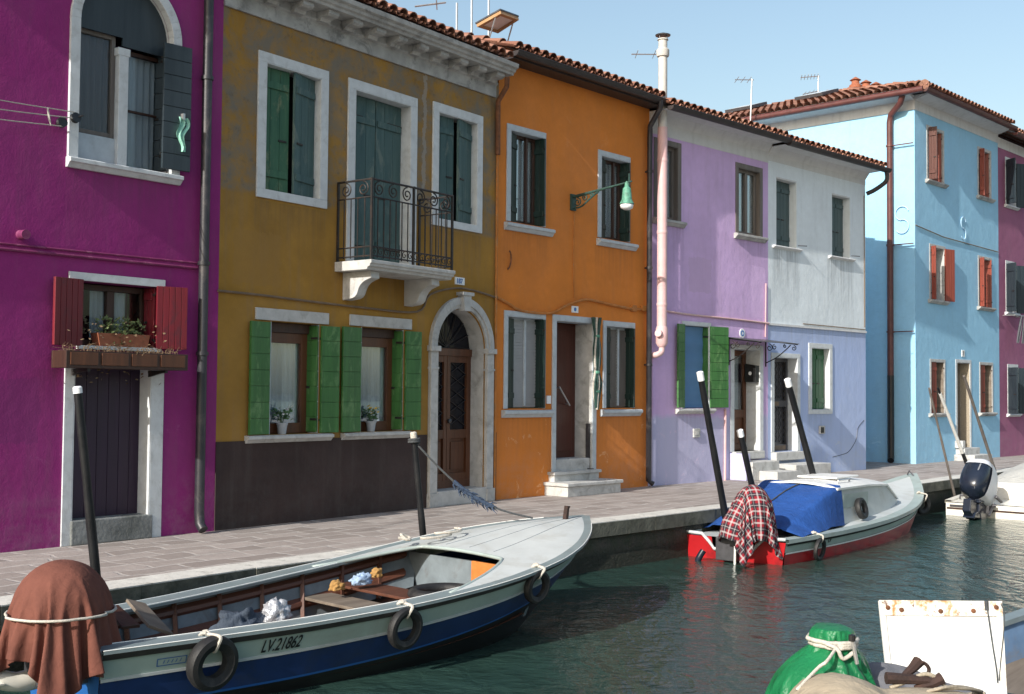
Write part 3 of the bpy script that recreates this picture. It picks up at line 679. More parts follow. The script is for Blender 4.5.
for (x0, x1, z0, z1, closed) in ((.615, 1.485, 3.79, 5.235, 'tealgreen'), (3.655, 4.505, 3.84, 5.275, 'teal')):
    wn = surround(h, x0, x1, z0, z1, .115, .115, .115, .10, M['trim'], .025)
    W = (x1 - x0) / 2; shutter(wn, x0 + .015, W - .02, 3, z0 + .01, z1 - .015, M[closed], 'v', 3, .10); shutter(wn, x1 - .015, -(W - .02), 13, z0 + .01, z1 - .015, M['teal'], 'v', 3, .10)
    b = MB(); b.box(x0, x1, .2, .22, z0, z1); b.build('dark_room_sheet', M['dark'], wn)  # near-black sheet standing in for the unlit room behind the leaves
# balcony door
dr = surround(h, 2.06, 3.10, 3.06, 5.235, .12, .12, .12, 0, M['trim'], .025, name='balcony_door')
for hx, w_ in ((2.075, .50), (3.085, -.50)): shutter(dr, hx, w_, 2, 3.08, 5.22, M['teal'], 'v', 3, .16)
# balcony
x0, x1, dp = 1.76, 3.33, .60
b = MB(); b.prism([(0, 2.955), (-dp + .07, 2.955), (-dp + .06, 2.985), (-dp + .025, 2.995), (-dp + .02, 3.02), (-dp, 3.03), (-dp, 3.07), (0, 3.07)], x0, x1, 'x'); bal = b.build('balcony', M['stone'], h, bevel=.005)
for xx in (1.90, 3.02):
    b = MB(); cv = [(0, 2.954), (-.46, 2.954), (-.47, 2.87), (-.40, 2.85)] + [(-.40 + .30 * (q / 8) + .03 * math.sin(q / 8 * 6.28), 2.85 - .22 * math.sin(q / 8 * 1.57) ** 1.4) for q in range(1, 9)] + [(-.02, 2.62), (0, 2.62)]
    b.prism(cv, xx, xx + .15, 'x'); b.build('bracket', M['stone'], bal, bevel=.005)
b = MB(); zt, zb = 4.03, 3.10; e = .035
def spiral(c, r, ax, sgn=1, turns=1.6, n=26):
    P = []
    for k in range(n + 1):
        a = sgn * (turns * 2 * math.pi * k / n) + math.pi / 2; rr = r * (1 - .78 * k / n); q = (rr * math.cos(a), rr * math.sin(a)); P.append((c[0] + (q[0] if ax == 'x' else 0), c[1] + (q[0] if ax == 'y' else 0), c[2] + q[1]))
    return P
X0, X1, Y = x0 + e, x1 - e, -dp + e
for zz, r_ in ((zt, .014), (zt - .21, .010), (zb + .02, .010), (zb + .13, .010)):
    b.tube([(X0, 0, zz), (X0, Y, zz), (X1, Y, zz), (X1, 0, zz)], r_, 6)
for (px, py) in ((X0, Y), (X1, Y), ((X0 + X1) / 2, Y)): b.box(px - .013, px + .013, py - .013, py + .013, 3.07, zt + .015)
for px in (X0, X1): b.box(px - .012, px + .012, -.024, -.0, 3.07, zt)
nb = 14
for k in range(1, nb): xx = X0 + (X1 - X0) * k / nb; b.tube([(xx, Y, zb), (xx, Y, zt - .21)], .0075, 6); 
for k in range(nb): xx = X0 + (X1 - X0) * (k + .5) / nb; b.tube(spiral((xx, Y, zb + .075), .045, 'x', 1, 1.0, 12), .006, 5)
for k in range(1, 5):
    yy = Y * k / 5
    for px in (X0, X1): b.tube([(px, yy, zb), (px, yy, zt - .21)], .0075, 6)
for k in range(6): xx = X0 + (X1 - X0) * (k + .5) / 6; b.tube(spiral((xx, Y, zt - .105), .088, 'x', 1 if k < 3 else -1), .009, 5)
for k in range(2):
    for px in (X0, X1): b.tube(spiral((px, Y * (k + .5) / 2, zt - .105), .088, 'y'), .009, 5)
b.build('railing', M['iron'], bal)
# street-level windows
for (x0, x1, lz, lh, ls, rs, sl) in ((.76, 1.52, (.52, 1.66), 2.31, .31, .30, (.40, 1.72)), (2.24, 3.02, (2.02, 3.16), 2.32, .35, .30, (1.90, 3.13))):
    wn = surround(h, x0, x1, 1.015, lh - .003, 0, 0, 0, 0, M['stone'], .02, lintel=(*lz, lh, lh + .135))
    b = MB(); b.box(x0, x0 + .012, .001, .28, 1.02, lh - .01); b.box(x1 - .012, x1, .001, .28, 1.02, lh - .01); b.build('reveal', M['trimor'], wn)
    casement(wn, x0 + .02, x1 - .02, 1.02, lh - .12, .15, M['brown'], .12, False, 0, None)
    curtain(wn, x0 + .10, x0 + .38, 1.03, lh - .13, .225, M['curtain']); curtain(wn, x0 + .385, x1 - .08, 1.03, lh - .13, .235, M['curtaindk'])
    b = MB(); b.box(x0 + .02, x1 - .02,   .12, .22, lh - .119, lh - .01); b.build('head_board', M['browndk'], wn)
    shutter(wn, x0 - .04, ls - .01, 176, 1.02, lh - .02, M['green'], 'h', 7, -.03); shutter(wn, x1 + .01, -rs + .03, 174, 1.02, lh - .02, M['green'], 'h', 7, -.03); shutter(wn, x1 - .015, -.17, -84, 1.03, lh - .02, M['green'], 'h', 7, .0)
    sill(wn, sl[0], sl[1], 1.012, .085, .08, M['stone'])
# arched doorway
b = MB(); cx, ri, ro, zs_ = 4.205, .535, .685, 2.12
b.box(cx - ro, cx - ri, -.05, .02, .18, zs_ - .06); b.box(cx + ri, cx + ro, -.05, .02, .18, zs_ - .06); 
for sx in (-1, 1):
    a, c = sorted((cx + sx * (ri - .02), cx + sx * (ro + .03))); b.box(a, c, -.08, .02, zs_ - .06, zs_ + .01); a, c = sorted((cx + sx * (ri - .01), cx + sx * (ro + .02))); b.box(a, c, -.07, .02, 0.0, .18)
    a, c = sorted((cx + sx * (ri - .006), cx + sx * (ro + .012))); b.box(a, c, -.06, .02, zs_ - .30, zs_ - .27)
    a, c = sorted((cx + sx * ri, cx + sx * (ri - .012))); b.box(a, c, .021, .29, .2, zs_)
for r0, r1, yy in ((ri, ri + .05, -.035), (ri + .05, ro, -.055)):
    for k in range(24):
        a0, a1 = math.pi * k / 24, math.pi * (k + 1) / 24; b.prism([(cx + r_ * math.cos(a), zs_ + .01 + r_ * math.sin(a)) for r_, a in ((r0, a0), (r1, a0), (r1, a1), (r0, a1))], yy, .02)
for k in range(24):
    a0, a1 = math.pi * k / 24, math.pi * (k + 1) / 24; b.quad(*[(cx + (ri - .006) * math.cos(a), y, zs_ + (ri - .006) * math.sin(a)) for a, y in ((a0, .02), (a1, .02), (a1, .29), (a0, .29))])
b.prism([(cx - .06, zs_ + ri - .03), (cx + .06, zs_ + ri - .03), (cx + .085, zs_ + ro + .03), (cx - .085, zs_ + ro + .03)], -.11, .02); b.box(cx - .12, cx + .12, -.13, .0, zs_ + ro + .03, zs_ + ro + .075)
dr = b.build('doorway', M['stone'], h, bevel=.004)
b = MB(); a, c = cx - ri + .012, cx + ri - .012; mid = cx
b.box(a, c, .24, .30, .20, .30); b.box(a, c, .22, .30, 2.02, 2.12)
for (p, q) in ((a, a + .09), (mid - .07, mid - .004), (mid + .004, mid + .07), (c - .09, c)): b.box(p, q, .24, .29, .30, 2.02)
for (p, q) in ((a + .09, mid - .07), (mid + .07, c - .09)):
    b.box(p, q, .245, .285, .30, .40); b.box(p, q, .245, .285, .88, 1.0); b.box(p, q, .245, .285, 1.93, 2.02); b.box(p, q, .275, .28, .40, .88); b.box(p + .04, q - .04, .255, .275, .45, .83)
b.build('door_leaf', M['brown'], dr, bevel=.004)
b = MB()
for (p, q) in ((a + .09, mid - .07), (mid + .07, c - .09)): b.box(p, q, .278, .283, 1.0, 1.93)
b.prism([(cx + (ri - .015) * math.cos(t), 2.12 + (ri - .015) * math.sin(t)) for t in [math.pi * q / 16 for q in range(17)]], .27, .275); b.build('pane', M['darkglass'], dr)
b = MB()
for k in range(9): t = math.pi * k / 8; b.tube([(cx, .25, 2.13), (cx + .5 * math.cos(t), .25, 2.13 + .5 * math.sin(t))], .008, 5)
for (p, q) in ((a + .09, mid - .07), (mid + .07, c - .09)):
    for k in range(5): zz = 1.05 + k * .18; b.tube([(p, .262, zz), ((p + q) / 2, .262, zz + .09), (q, .262, zz)], .006, 5); b.tube([(p, .262, zz + .18), ((p + q) / 2, .262, zz + .09), (q, .262, zz + .18)], .006, 5)
b.build('grille', M['iron'], dr)
b = MB(); b.lathe([(.0, 0), (.03, .0), (.034, .03), (.0, .045)], (0, 0, 0), 12, 0, Matrix.Translation((mid + .04, .24, 1.12)) @ Matrix.Rotation(R(90), 4, 'X'), caps=False); b.build('knob', M['darksteel'], dr)
b = MB(); b.box(cx - ri + .0, cx + ri, -.06, .30, 0, .20); b.build('step', M['stone'], h, bevel=.008)
# plinth paint
b = MB()
for (p, q, zt_) in ((0, 3.50, .955), (4.91, L, .955)): b.box(p + .002, q, -.012, -.0005, 0, zt_)
b.build('plinth', M['plinth'], h)
# number plate
b = MB(); b.box(4.05, 4.25, -.014, -.0005, 2.985, 3.085); pl = b.build('number_plate', M['enamel'], h)
vs, fs = text_mesh("187", .095, .002, 0, .002); b = MB(); b.add([(4.068 + x * .95, -.017 - z, 3.002 + y) for x, y, z in vs], fs); b.build('numerals', M['blueink'], pl, recalc=False)
hpipe(h, 'cable', smoothpts([(-.02, -.02, 2.59), (.6, -.025, 2.585), (1.2, -.02, 2.57), (2.2, -.03, 2.55), (3.25, -.025, 2.56), (3.5, -.03, 2.80), (4.05, -.02, 2.93), (4.5, -.03, 2.92), (5.0, -.02, 2.86)], 5), .014, M['cable'], 6)
hpipe(h, 'downpipe', [(4.80, -.30, 5.95), (4.82, -.28, 5.82), (4.90, -.07, 5.66), (4.93, -.045, 5.5), (4.935, -.045, 4.9)], .036, M['rust'], 10)
hpipe(h, 'downpipe', [(4.945, -.03, 4.9), (4.945, -.03, .0)], .018, M['cableor'], 8)
# two potted plants on the sills
for (xx, fl, lab) in ((1.03, 'flower', "grey pot of small white flowers on the sill of the left green-shuttered window"), (2.52, 'floweryellow', "grey pot of yellow flowers on the sill of the right green-shuttered window")):
    t = hthing(h, 'potted_plant', lab, 'potted plant', (xx, .08, 1.015), 'pots on the ochre house sills'); rg = random.Random(int(xx * 10))
    b = MB(); b.lathe([(.045, 0), (.062, .11), (.068, .11), (.068, .13), (.05, .13), (.045, .1)], n=14); b.build('pot', M['potgrey'], t, ang=40)
    b = MB(); plant_bits(b, (0, 0, .21), .12, 70, .06, 0, 1, rg); [b.tube([(0, 0, .1), (rg.uniform(-.1, .1), rg.uniform(-.06, .06), .27)], .004, 4) for _ in range(9)]; b.build('leaves', M['leaf'], t)
    b = MB(); plant_bits(b, (.03, -.02, .26), .11, 30, .045, 0, .7, rg); b.build('flowers', M[fl], t)

# ---- orange house
h, d = house(P2, P3, "orange plastered house with pale window frames and a recessed mahogany door"); ORA = h; L = 3.74
make_wall(h, 0, L, 6.34, 6.5, [(.25, .995, 3.99, 5.325), (2.41, 3.14, 3.98, 5.29), (.22, 1.02, 1.29, 2.625), (2.56, 3.29, 1.29, 2.60), (1.31, 2.23, 0, 2.62)], M['orange'], gable=7.6, rev=.36)
tiles(h, -.02, L + .02, -.28, 6.40, 3.4, 18); gutter(h, -.02, L + .02, -.32, 6.36)
b = MB(); b.box(0, L, -.27, -.0, 6.27, 6.33); b.build('eave_board', M['gutter'], h)
for (x0, x1, z0, z1, fr, sl, up) in ((.25, .995, 3.99, 5.325, .08, (.08, 1.14), 1), (2.41, 3.14, 3.98, 5.29, .08, (2.26, 3.28), 1), (.22, 1.02, 1.29, 2.625, .075, (.06, 1.16), 0), (2.56, 3.29, 1.29, 2.60, .075, (2.38, 3.42), 0)):
    wn = surround(h, x0, x1, z0, z1, fr, .05, fr, 0, M['trimor'], .02); sill(wn, sl[0] + .05, sl[1] + .06, z0 - .02, .11, .085, M['trimor'])
    casement(wn, x0 + .02, x1 - .02, z0 + .01, z1 - .01, .13, M['browndk'] if up else M['trimor'], .05, False, 0, 'curtaindk' if up else None)
    if not up:
        b = MB(); nl = 26
        for k in range(nl): zz = z0 + .02 + (z1 - z0 - .1) * k / nl; b.box(x0 + .03, x1 - .03, .105, .115, zz, zz + (z1 - z0 - .1) / nl - .006)
        b.box(x0 + .03, x1 - .03, .1155, .12, z0 + .02, z1 - .05); b.build('lath_blind', M['lathblind'] if x0 < 1 else M['greywood'], wn)
    b = MB(); c = (x0 + x1) / 2 + .10; b.box(c - .02, c + .02, .085, .128, z0 + .04, z1 - .04); b.build('mullion', M['browndk'] if up else M['trimor'], wn)
    shutter(wn, x0 + .012, .25, -20, z0 + .01, z1 - .03, M['dkgreen'], 'v', 3, .02); shutter(wn, x1 - .016, -.27, -88, z0 + .01, z1 - .02, M['dkgreen'], 'v', 3, -.06)
# door and steps
dr = surround(h, 1.31, 2.23, .34, 2.62, .08, .08, .08, 0, M['trimor'], .025, name='door'); b = MB(); b.box(2.216, 2.229, .001, .355, .34, 2.60); b.build('reveal', M['stone'], dr)
b = MB(); b.box(1.32, 2.215, .33, .36, .52, 2.60); b.box(1.42, 2.12, .318, .33, .62, 1.35); b.box(1.42, 2.12, .318, .33, 1.5, 2.5); b.build('door_leaf', M['mahog'], dr, bevel=.005)
b = MB(); b.tube([(1.72, .25, 1.62), (1.98, .25, 1.33)], .014, 8); b.tube([(1.74, .32, 1.6), (1.74, .25, 1.6)], .01, 6); b.tube([(1.96, .32, 1.35), (1.96, .25, 1.35)], .01, 6); b.lathe([(0, 0), (.035, 0), (.035, .03), (0, .03)], (0, 0, 0), 12, 0, Matrix.Translation((1.40, .33, 1.50)) @ Matrix.Rotation(R(90), 4, 'X')); b.build('handle', M['steel'], dr)
b = MB(); b.box(1.31, 2.23, .02, .36, .33, .52); b.box(1.15, 2.30, -.14, .30, .30, .345); b.box(1.18, 2.27, -.11, .20, .19, .30); b.box(1.06, 2.42, -.47, .1, .15, .20); b.box(1.09, 2.39, -.44, .1, .0, .15); b.build('steps', M['stone'], h, bevel=.008)
b = MB(); b.box(2.14, 2.20, -.06, .30, .345, .36); b.box(2.195, 2.212, .02, .10, .36, 1.05); b.build('draught_post', M['darksteel'], dr)
b = MB(); b.box(1.69, 1.85, -.014, -.0005, 2.755, 2.855); pl = b.build('number_plate', M['enamel'], h)
b = MB(); b.lathe([(0, 0), (.03, 0), (.03, .003), (0, .003)], (0, 0, 0), 16, 0, Matrix.Translation((1.77, -.014, 2.805)) @ Matrix.Rotation(R(90), 4, 'X')); b.build('emblem', M['blueink'], pl)
b = MB(); b.box(1.10, 1.19, -.03, -.0005, 1.36, 1.48); b.build('intercom', M['enamel'], h, bevel=.004)
hpipe(h, 'cable', smoothpts([(-.02, -.02, 2.87), (.2, -.03, 2.80), (.5, -.03, 2.71), (1.14, -.03, 2.71), (1.5, -.03, 2.84), (1.80, -.03, 2.93), (2.1, -.03, 2.975), (2.7, -.03, 2.93), (3.3, -.03, 2.90), (3.74, -.02, 2.93)], 6), .02, M['cableor'], 6)
for q in ((3.22, 3.34, 2.86, 2.96), (3.5, 3.72, 2.88, 2.97)): b = MB(); b.box(q[0], q[1], -.055, -.0005, q[2], q[3]); b.build('junction_box', M['cableor'], h, bevel=.004) 
hpipe(h, 'cable', smoothpts([(1.75, -.015, 2.97), (1.72, -.015, 3.4), (1.73, -.015, 4.3)], 4), .007, M['cableor'], 5)
hpipe(h, 'hook', [(.20 + .06 * math.cos(a), -.03 - .03 * math.sin(a * .5), 3.42 + .13 * math.sin(a)) for a in [1.6 - .3 * k for k in range(11)]], .012, M['rust'], 6)
hpipe(h, 'downpipe', [(3.55, -.36, 6.33), (3.56, -.34, 6.2), (3.62, -.10, 5.95), (3.63, -.09, 5.75), (3.63, -.09, .10), (3.70, -.13, .05)], .045, M['pipe'], 12, [(3.63, -.09, z) for z in (5.2, 3.6, 2.0)])
# lamp bracket and lamp
t = hthing(h, 'street_lamp', "verdigris wall lamp hanging from a scrolled bracket on the orange house", 'street lamp', (1.70, 0, 4.45))
b = MB(); b.box(-.06, .06, -.03, -.0, -.13, .12); b.tube([(0, -.02, .08), (0, -1.12, .20)], [.026, .012], 8); b.tube([(0, -1.07, .14), (0, -1.07, .32)], .010, 6); b.tube(smoothpts([(0, -.02, -.10), (0, -.18, -.08), (0, -.34, .02), (0, -.52, .13)], 5), .014, 6)
for (yy, zz, rr, sg) in ((-.10, -.01, .07, 1), (-.25, .05, .055, -1), (-.37, .085, .04, 1), (-.48, .11, .03, -1)): b.tube(spiral((0, yy, zz), rr, 'y', sg, 1.4), .010, 5)
b.build('bracket', M['verdigrisdk'], t)
b = MB(); b.lathe([(.012, .19), (.030, .16), (.034, .11), (.06, .08), (.066, .03), (.075, -.08), (.105, -.14), (.11, -.15), (.095, -.135), (.06, -.07), (.03, -.04)], (0, -1.03, .02), 20); b.build('lamp_shade', M['verdigris'], t, ang=40)
b = MB(); b.lathe([(0.02, -.13), (.085, -.14), (.10, -.17), (.088, -.21), (.045, -.235), (.0, -.24)], (0, -1.03, .02), 18, caps=False); b.build('bulb_glass', M['enamel'], t, smooth=True)
# tied cords hanging by the door
t = hthing(h, 'cord_bundle', "bundle of green and white cords tied up beside the mahogany door", 'cord bundle', (2.21, -.05, 1.95)); rg = random.Random(9)
b = MB()
for k in range(9):
    a = k / 9 * 6.28; rad = [.075, .05, .03, .05, .045, .03, .06, .05, .035, .02]
    b.tube(smoothpts([(rad[i] * math.cos(a + i * .2) * (1 + .1 * k % 2), -.05 - .5 * rad[i] * math.sin(a + i * .2), z) for i, z in enumerate((.75, .60, .46, .28, .08, -.10, -.26, -.40, -.52, -.68 + .03 * (k % 4)))], 3), .019, 6, k % 3 == 0)
b.build('cords', [M['verdigrisdk'], M['rope']], t)
b = MB()
for zz in (.46, -.10, -.40): b.lathe([(.048, -.022), (.056, 0), (.048, .022)], (0, -.05, zz), 10, caps=False)
b.build('ties', M['verdigris'], t)

# ---- lilac house
h, d = house(P3, P4, "lilac plastered house with one bright green pair of shutters and a pink flue"); LIL = h; L = 3.55
make_wall(h, 0, L, 6.24, 6.5, [(.20, .78, 4.47, 5.74), (2.57, 3.27, 4.45, 5.66), (.95, 1.68, 1.28, 2.72), (2.43, 3.27, .5, 2.36)], M['lilac'], gable=7.3)
tiles(h, -.01, L, -.40, 6.29, 3.4, 16); gutter(h, -.01, L + .005, -.45, 6.26)
b = MB(); b.prism([(-.007, 5.88), (-.007, 6.08), (-.10, 6.22), (-.38, 6.23), (-.0005, 6.235), (-.0005, 5.88)], 0, L, 'x'); b.build('frieze', M['cream'], h)
for (x0, x1, z0, z1) in ((.20, .78, 4.47, 5.74), (2.57, 3.27, 4.45, 5.66)):
    wn = surround(h, x0, x1, z0, z1, .085, .085, .085, 0, M['greywood'], .015); sill(wn, x0 - .13, x1 + .16, z0, .10, .09, M['stonedk'])
    casement(wn, x0 + .012, x1 - .012, z0 + .01, z1 - .01, .07, M['greywood'], .055, True, 0, 'curtaindk')
wn = surround(h, .95, 1.68, 1.28, 2.72, .05, .05, .06, 0, M['trim'], .02); sill(wn, .72, 1.80, 1.275, .09, .09, M['stone'])
b = MB(); b.grid(lambda u, v: (.965 + u * .70, .10 + .006 * math.sin(v * 30), 1.32 + 1.38 * v), 4, 40); b.box(.965, 1.665, .085, .115, 1.29, 1.32); b.build('roller_blind', M['blind'], wn)
shutter(wn, .94, .26, 168, 1.29, 2.72, M['green'], 'h', 9); shutter(wn, 1.67, -.17, -84, 1.30, 2.70, M['green'], 'h', 9, y=.0); shutter(wn, 1.69, -.45, 172, 1.29, 2.72, M['green'], 'h', 9)
dr = surround(h, 2.43, 3.27, .5, 2.36, .10, .10, .07, 0, M['trim'], .02, name='door'); b = MB(); b.box(3.256, 3.27, .0, .295, .5, 2.36); b.build('reveal', M['trim'], dr)
b = MB(); b.box(2.44, 2.52, .28, .33, .5, 2.34); b.box(3.17, 3.25, .28, .33, .5, 2.34); b.box(2.52, 3.17, .28, .33, .5, .62); b.box(2.52, 3.17, .28, .33, 1.1, 1.25); b.box(2.52, 3.17, .28, .33, 2.24, 2.34); b.box(2.52, 3.17, .31, .32, .62, 1.1); b.box(2.81, 2.88, .285, .325, .62, 2.24); b.build('door_leaf', M['brown'], dr, bevel=.004)
b = MB(); b.box(2.52, 3.17, .312, .316, 1.25, 2.24); b.build('pane', M['glass'], dr); b = MB(); b.box(2.52, 3.17, .4, .41, 1.25, 2.24); b.build('door_curtain', M['curtaindk'], dr)
b = MB(); b.box(3.14, 3.256, .0, .24, 1.76, 2.06); b.prism([(0, 2.06), (.24, 2.06), (.24, 2.10)], 3.14, 3.256, 'x'); mb = b.build('letter_box', M['black'], h, bevel=.004)
b = MB(); b.lathe([(0, 0), (.035, 0), (.035, .003), (0, .003)], (0, 0, 0), 14, 0, Matrix.Translation((3.138, .12, 1.92)) @ Matrix.Rotation(R(-90), 4, 'Y')); b.build('emblem', M['enamel'], mb)
b = MB(); b.lathe([(0, 0), (.085, 0), (.085, .012), (0, .012)], (0, 0, 0), 20, 0, Matrix.Translation((2.70, -.0005, 2.64)) @ Matrix.Rotation(R(90), 4, 'X')); pl = b.build('number_disc', M['enamel'], h)
b = MB(); b.lathe([(.03, 0), (.055, 0), (.055, .003), (.03, .003), (.03, 0)], (0, 0, 0), 20, 0, Matrix.Translation((2.70, -.0125, 2.64)) @ Matrix.Rotation(R(90), 4, 'X'), caps=False); b.build('emblem', M['blueink'], pl)
b = MB(); b.box(1.22, 1.40, -.035, -.0005, .78, .93); b.box(1.26, 1.36, -.045, -.035, .82, .89); b.build('meter_box', M['stone'], h, bevel=.005)
# glazed canopy on iron brackets
b = MB(); b.add([(2.22, 0, 2.545), (3.50, 0, 2.545), (3.50, -.70, 2.45), (2.22, -.70, 2.45), (2.22, 0, 2.557), (3.50, 0, 2.557), (3.50, -.70, 2.462), (2.22, -.70, 2.462)], [(0, 1, 2, 3), (4, 7, 6, 5), (0, 4, 5, 1), (1, 5, 6, 2), (2, 6, 7, 3), (3, 7, 4, 0)]); can = b.build('canopy', M['darksteel'], h)
for xx in (2.28, 3.46):
    b = MB(); b.tube([(xx, -.01, 2.53), (xx, -.69, 2.445)], .012, 6); b.tube([(xx, -.012, 2.55), (xx, -.012, 2.05)], .013, 6); b.tube(smoothpts([(xx, -.02, 2.12), (xx, -.25, 2.22), (xx, -.46, 2.37), (xx, -.54, 2.44)], 4), .010, 6)
    for (yy, zz, rr, sg) in ((-.09, 2.40, .07, 1), (-.20, 2.41, .05, -1), (-.61, 2.38, .05, 1), (-.42, 2.42, .035, -1)): b.tube(spiral((xx, yy, zz), rr, 'y', sg, 1.3), .008, 5)
    b.build('bracket', M['iron'], can)
b = MB(); b.box(2.38, 3.30, -.10, .30, .36, .50); b.box(2.42, 3.28, -.42, -.10, 0, .33); b.box(2.62, 3.30, -.80, -.42, 0, .17); b.build('steps', M['stone'], h, bevel=.01)
b = MB(); b.box(2.31, 2.44, -.36, -.0, 0, .48); b.build('step_cheek', M['lilac'], h, bevel=.01)
b = MB(); b.tube([(.10, -.20, 2.62), (.10, -.20, 5.95)], .083, 16); b.tube([(.10, -.20, 5.95), (.10, -.20, 7.42)], .074, 16, 1)
for zz in (3.0, 4.2, 5.4): b.lathe([(.086, -.03), (.092, 0), (.086, .03)], (.10, -.20, zz), 16, caps=False)
b.lathe([(.065, 2.30), (.10, 2.36), (.10, 2.60), (.085, 2.64)], (.10, -.20, 0), 16); b.tube([(.10, -.20, 2.5), (-.05, -.24, 2.52)], .06, 12); b.tube(smoothpts([(.10, -.20, 2.34), (.09, -.20, 2.22), (.02, -.17, 2.17), (-.0, -.10, 2.16)], 4), .05, 12)
b.lathe([(.095, 7.42), (.085, 7.44)], (.10, -.20, 0), 14, 1); b.lathe([(.125, 7.49), (.13, 7.505), (.03, 7.54)], (.10, -.20, 0), 16, 2)
for k in range(4): a = k * 1.57; b.tube([(.10 + .085 * math.cos(a), -.20 + .085 * math.sin(a), 7.42), (.10 + .085 * math.cos(a), -.20 + .085 * math.sin(a), 7.5)], .008, 5, 2)
b.lathe([(.098, 7.14), (.108, 7.17), (.108, 7.25), (.082, 7.28)], (.10, -.20, 0), 16, 1)
b.build('flue', [M['pinkpipe'], M['greyflue'], M['darksteel']], h, ang=40)
hpipe(h, 'conduit', [(.04, -.05, 2.2), (.04, -.05, .0)], .025, M['lilac'], 8)
hpipe(h, 'conduit', smoothpts([(.25, -.02, 2.94), (.9, -.02, 2.90), (2.6, -.02, 2.88), (3.55, -.02, 2.86)], 3), .018, M['pinkpipe'], 6); hpipe(h, 'conduit', [(3.45, -.02, 3.6), (3.43, -.02, 2.6)], .012, M['pinkpipe'], 6)
hpipe(h, 'conduit', [(2.16, -.02, 1.27), (2.15, -.02, .0)], .022, M['pinkpipe'], 6)

# ---- white house
h, d = house(P4, P5, "white rendered house with a lavender ground floor band at the alley corner"); WHI = h; L = 3.63
make_wall(h, 0, L, 6.20, 6.5, [(.28, .98, 4.35, 5.64), (2.30, 3.0, 4.33, 5.58), (1.50, 2.18, 1.25, 2.46), (.18, 1.0, .46, 2.24)], M['whitewall'], gable=7.2)
tiles(h, 0, L + .12, -.40, 6.25, 3.4, 16); gutter(h, -.005, L + .15, -.45, 6.22)
b = MB(); b.prism([(-.007, 5.93), (-.007, 6.04), (-.10, 6.17), (-.38, 6.18), (-.0005, 6.185), (-.0005, 5.93)], 0, L, 'x'); b.build('frieze', M['cream'], h); b = MB(); b.box(-.0, L, -.03, -.0005, 2.83, 2.87); b.build('string_course', M['cream'], h)
for (x0, x1, z0, z1) in ((.28, .98, 4.35, 5.64), (2.30, 3.0, 4.33, 5.58)):
    wn = surround(h, x0, x1, z0, z1, .0, .0, .02, 0, M['cream'], .006); sill(wn, x0 - .14, x1 + .12, z0, .06, .07, M['cream'])
    W = (x1 - x0) / 2
    for hx, w_ in ((x0 + .012, W - .014), (x1 - .012, -(W - .014))): shutter(wn, hx, w_, 2, z0 + .01, z1 - .01, M['greygreen'], 'v', 3, .17)
    b = MB(); b.tube([(x1 + .02, -.02, z0 + .06), (x1 + .12, -.16, z0 + .05)], .008, 5); b.build('catch', M['iron'], wn)
wn = surround(h, 1.50, 2.18, 1.25, 2.46, .10, .10, .09, .09, M['trim'], .02)
for hx, w_ in ((1.514, .32), (2.166, -.32)): shutter(wn, hx, w_, 2, 1.26, 2.45, M['midgreen'], 'v', 3, .13)
dr = surround(h, .18, 1.0, .46, 2.24, .09, .09, .08, 0, M['trim'], .02, name='door')
b = MB(); b.box(.19, .25, .2, .25, .46, 2.22); b.box(.93, .99, .2, .25, .46, 2.22); b.box(.25, .93, .2, .25, .46, .58); b.box(.25, .93, .2, .25, 2.16, 2.22); b.box(.25, .93, .2, .25, 1.3, 1.42); b.box(.25, .93, .26, .27, .58, 2.16); b.build('screen_door_leaf', M['darksteel'], dr, bevel=.003)
b = MB()
for i in range(5):
    for j in range(11): xx, zz = .29 + i * .15, .62 + j * .14; b.tube([(xx, .235, zz), (xx + .07, .235, zz + .07), (xx, .235, zz + .14), (xx - .04, .235, zz + .07)], .009, 4, closed=True) if abs(zz + .07 - 1.36) > .1 else None
b.build('door_grille', M['iron'], dr); b = MB(); b.box(.42, .66, .19, .2, 1.32, 1.40); b.box(.35, .9, .19, .2, .48, .56); b.build('brass_plate', M['cable'], dr)
b = MB(); b.box(.10, 1.08, -.12, .25, .30, .455); b.box(.0, 1.22, -.60, -.12, 0, .25); b.build('steps', M['stone'], h, bevel=.01)
b = MB(); b.box(1.78, 1.96, -.04, -.0005, .77, .93); b.build('meter_box', M['stone'], h, bevel=.005); b = MB(); b.box(1.80, 1.90, -.05, -.041, .79, .90); b.build('meter_door', M['black'], h)
hpipe(h, 'downpipe', smoothpts([(3.70, -.45, 6.16), (3.72, -.43, 5.98), (3.66, -.22, 5.82), (3.60, -.05, 5.74)], 4), .045, M['gutter'], 10)
hpipe(h, 'wall_crack', smoothpts([(3.55, -.001, 1.02), (3.3, -.001, .86), (3.22, -.001, .62), (2.95, -.001, .40), (2.7, -.001, .34), (2.3, -.001, .30)], 4), .006, M['pipe'], 5)
hpipe(h, 'cable', [(1.2, -.015, 2.91), (3.6, -.015, 2.90)], .01, M['cable'], 5); hpipe(h, 'cable', [(3.56, -.015, 5.7), (3.57, -.015, 2.95)], .009, M['cable'], 5)

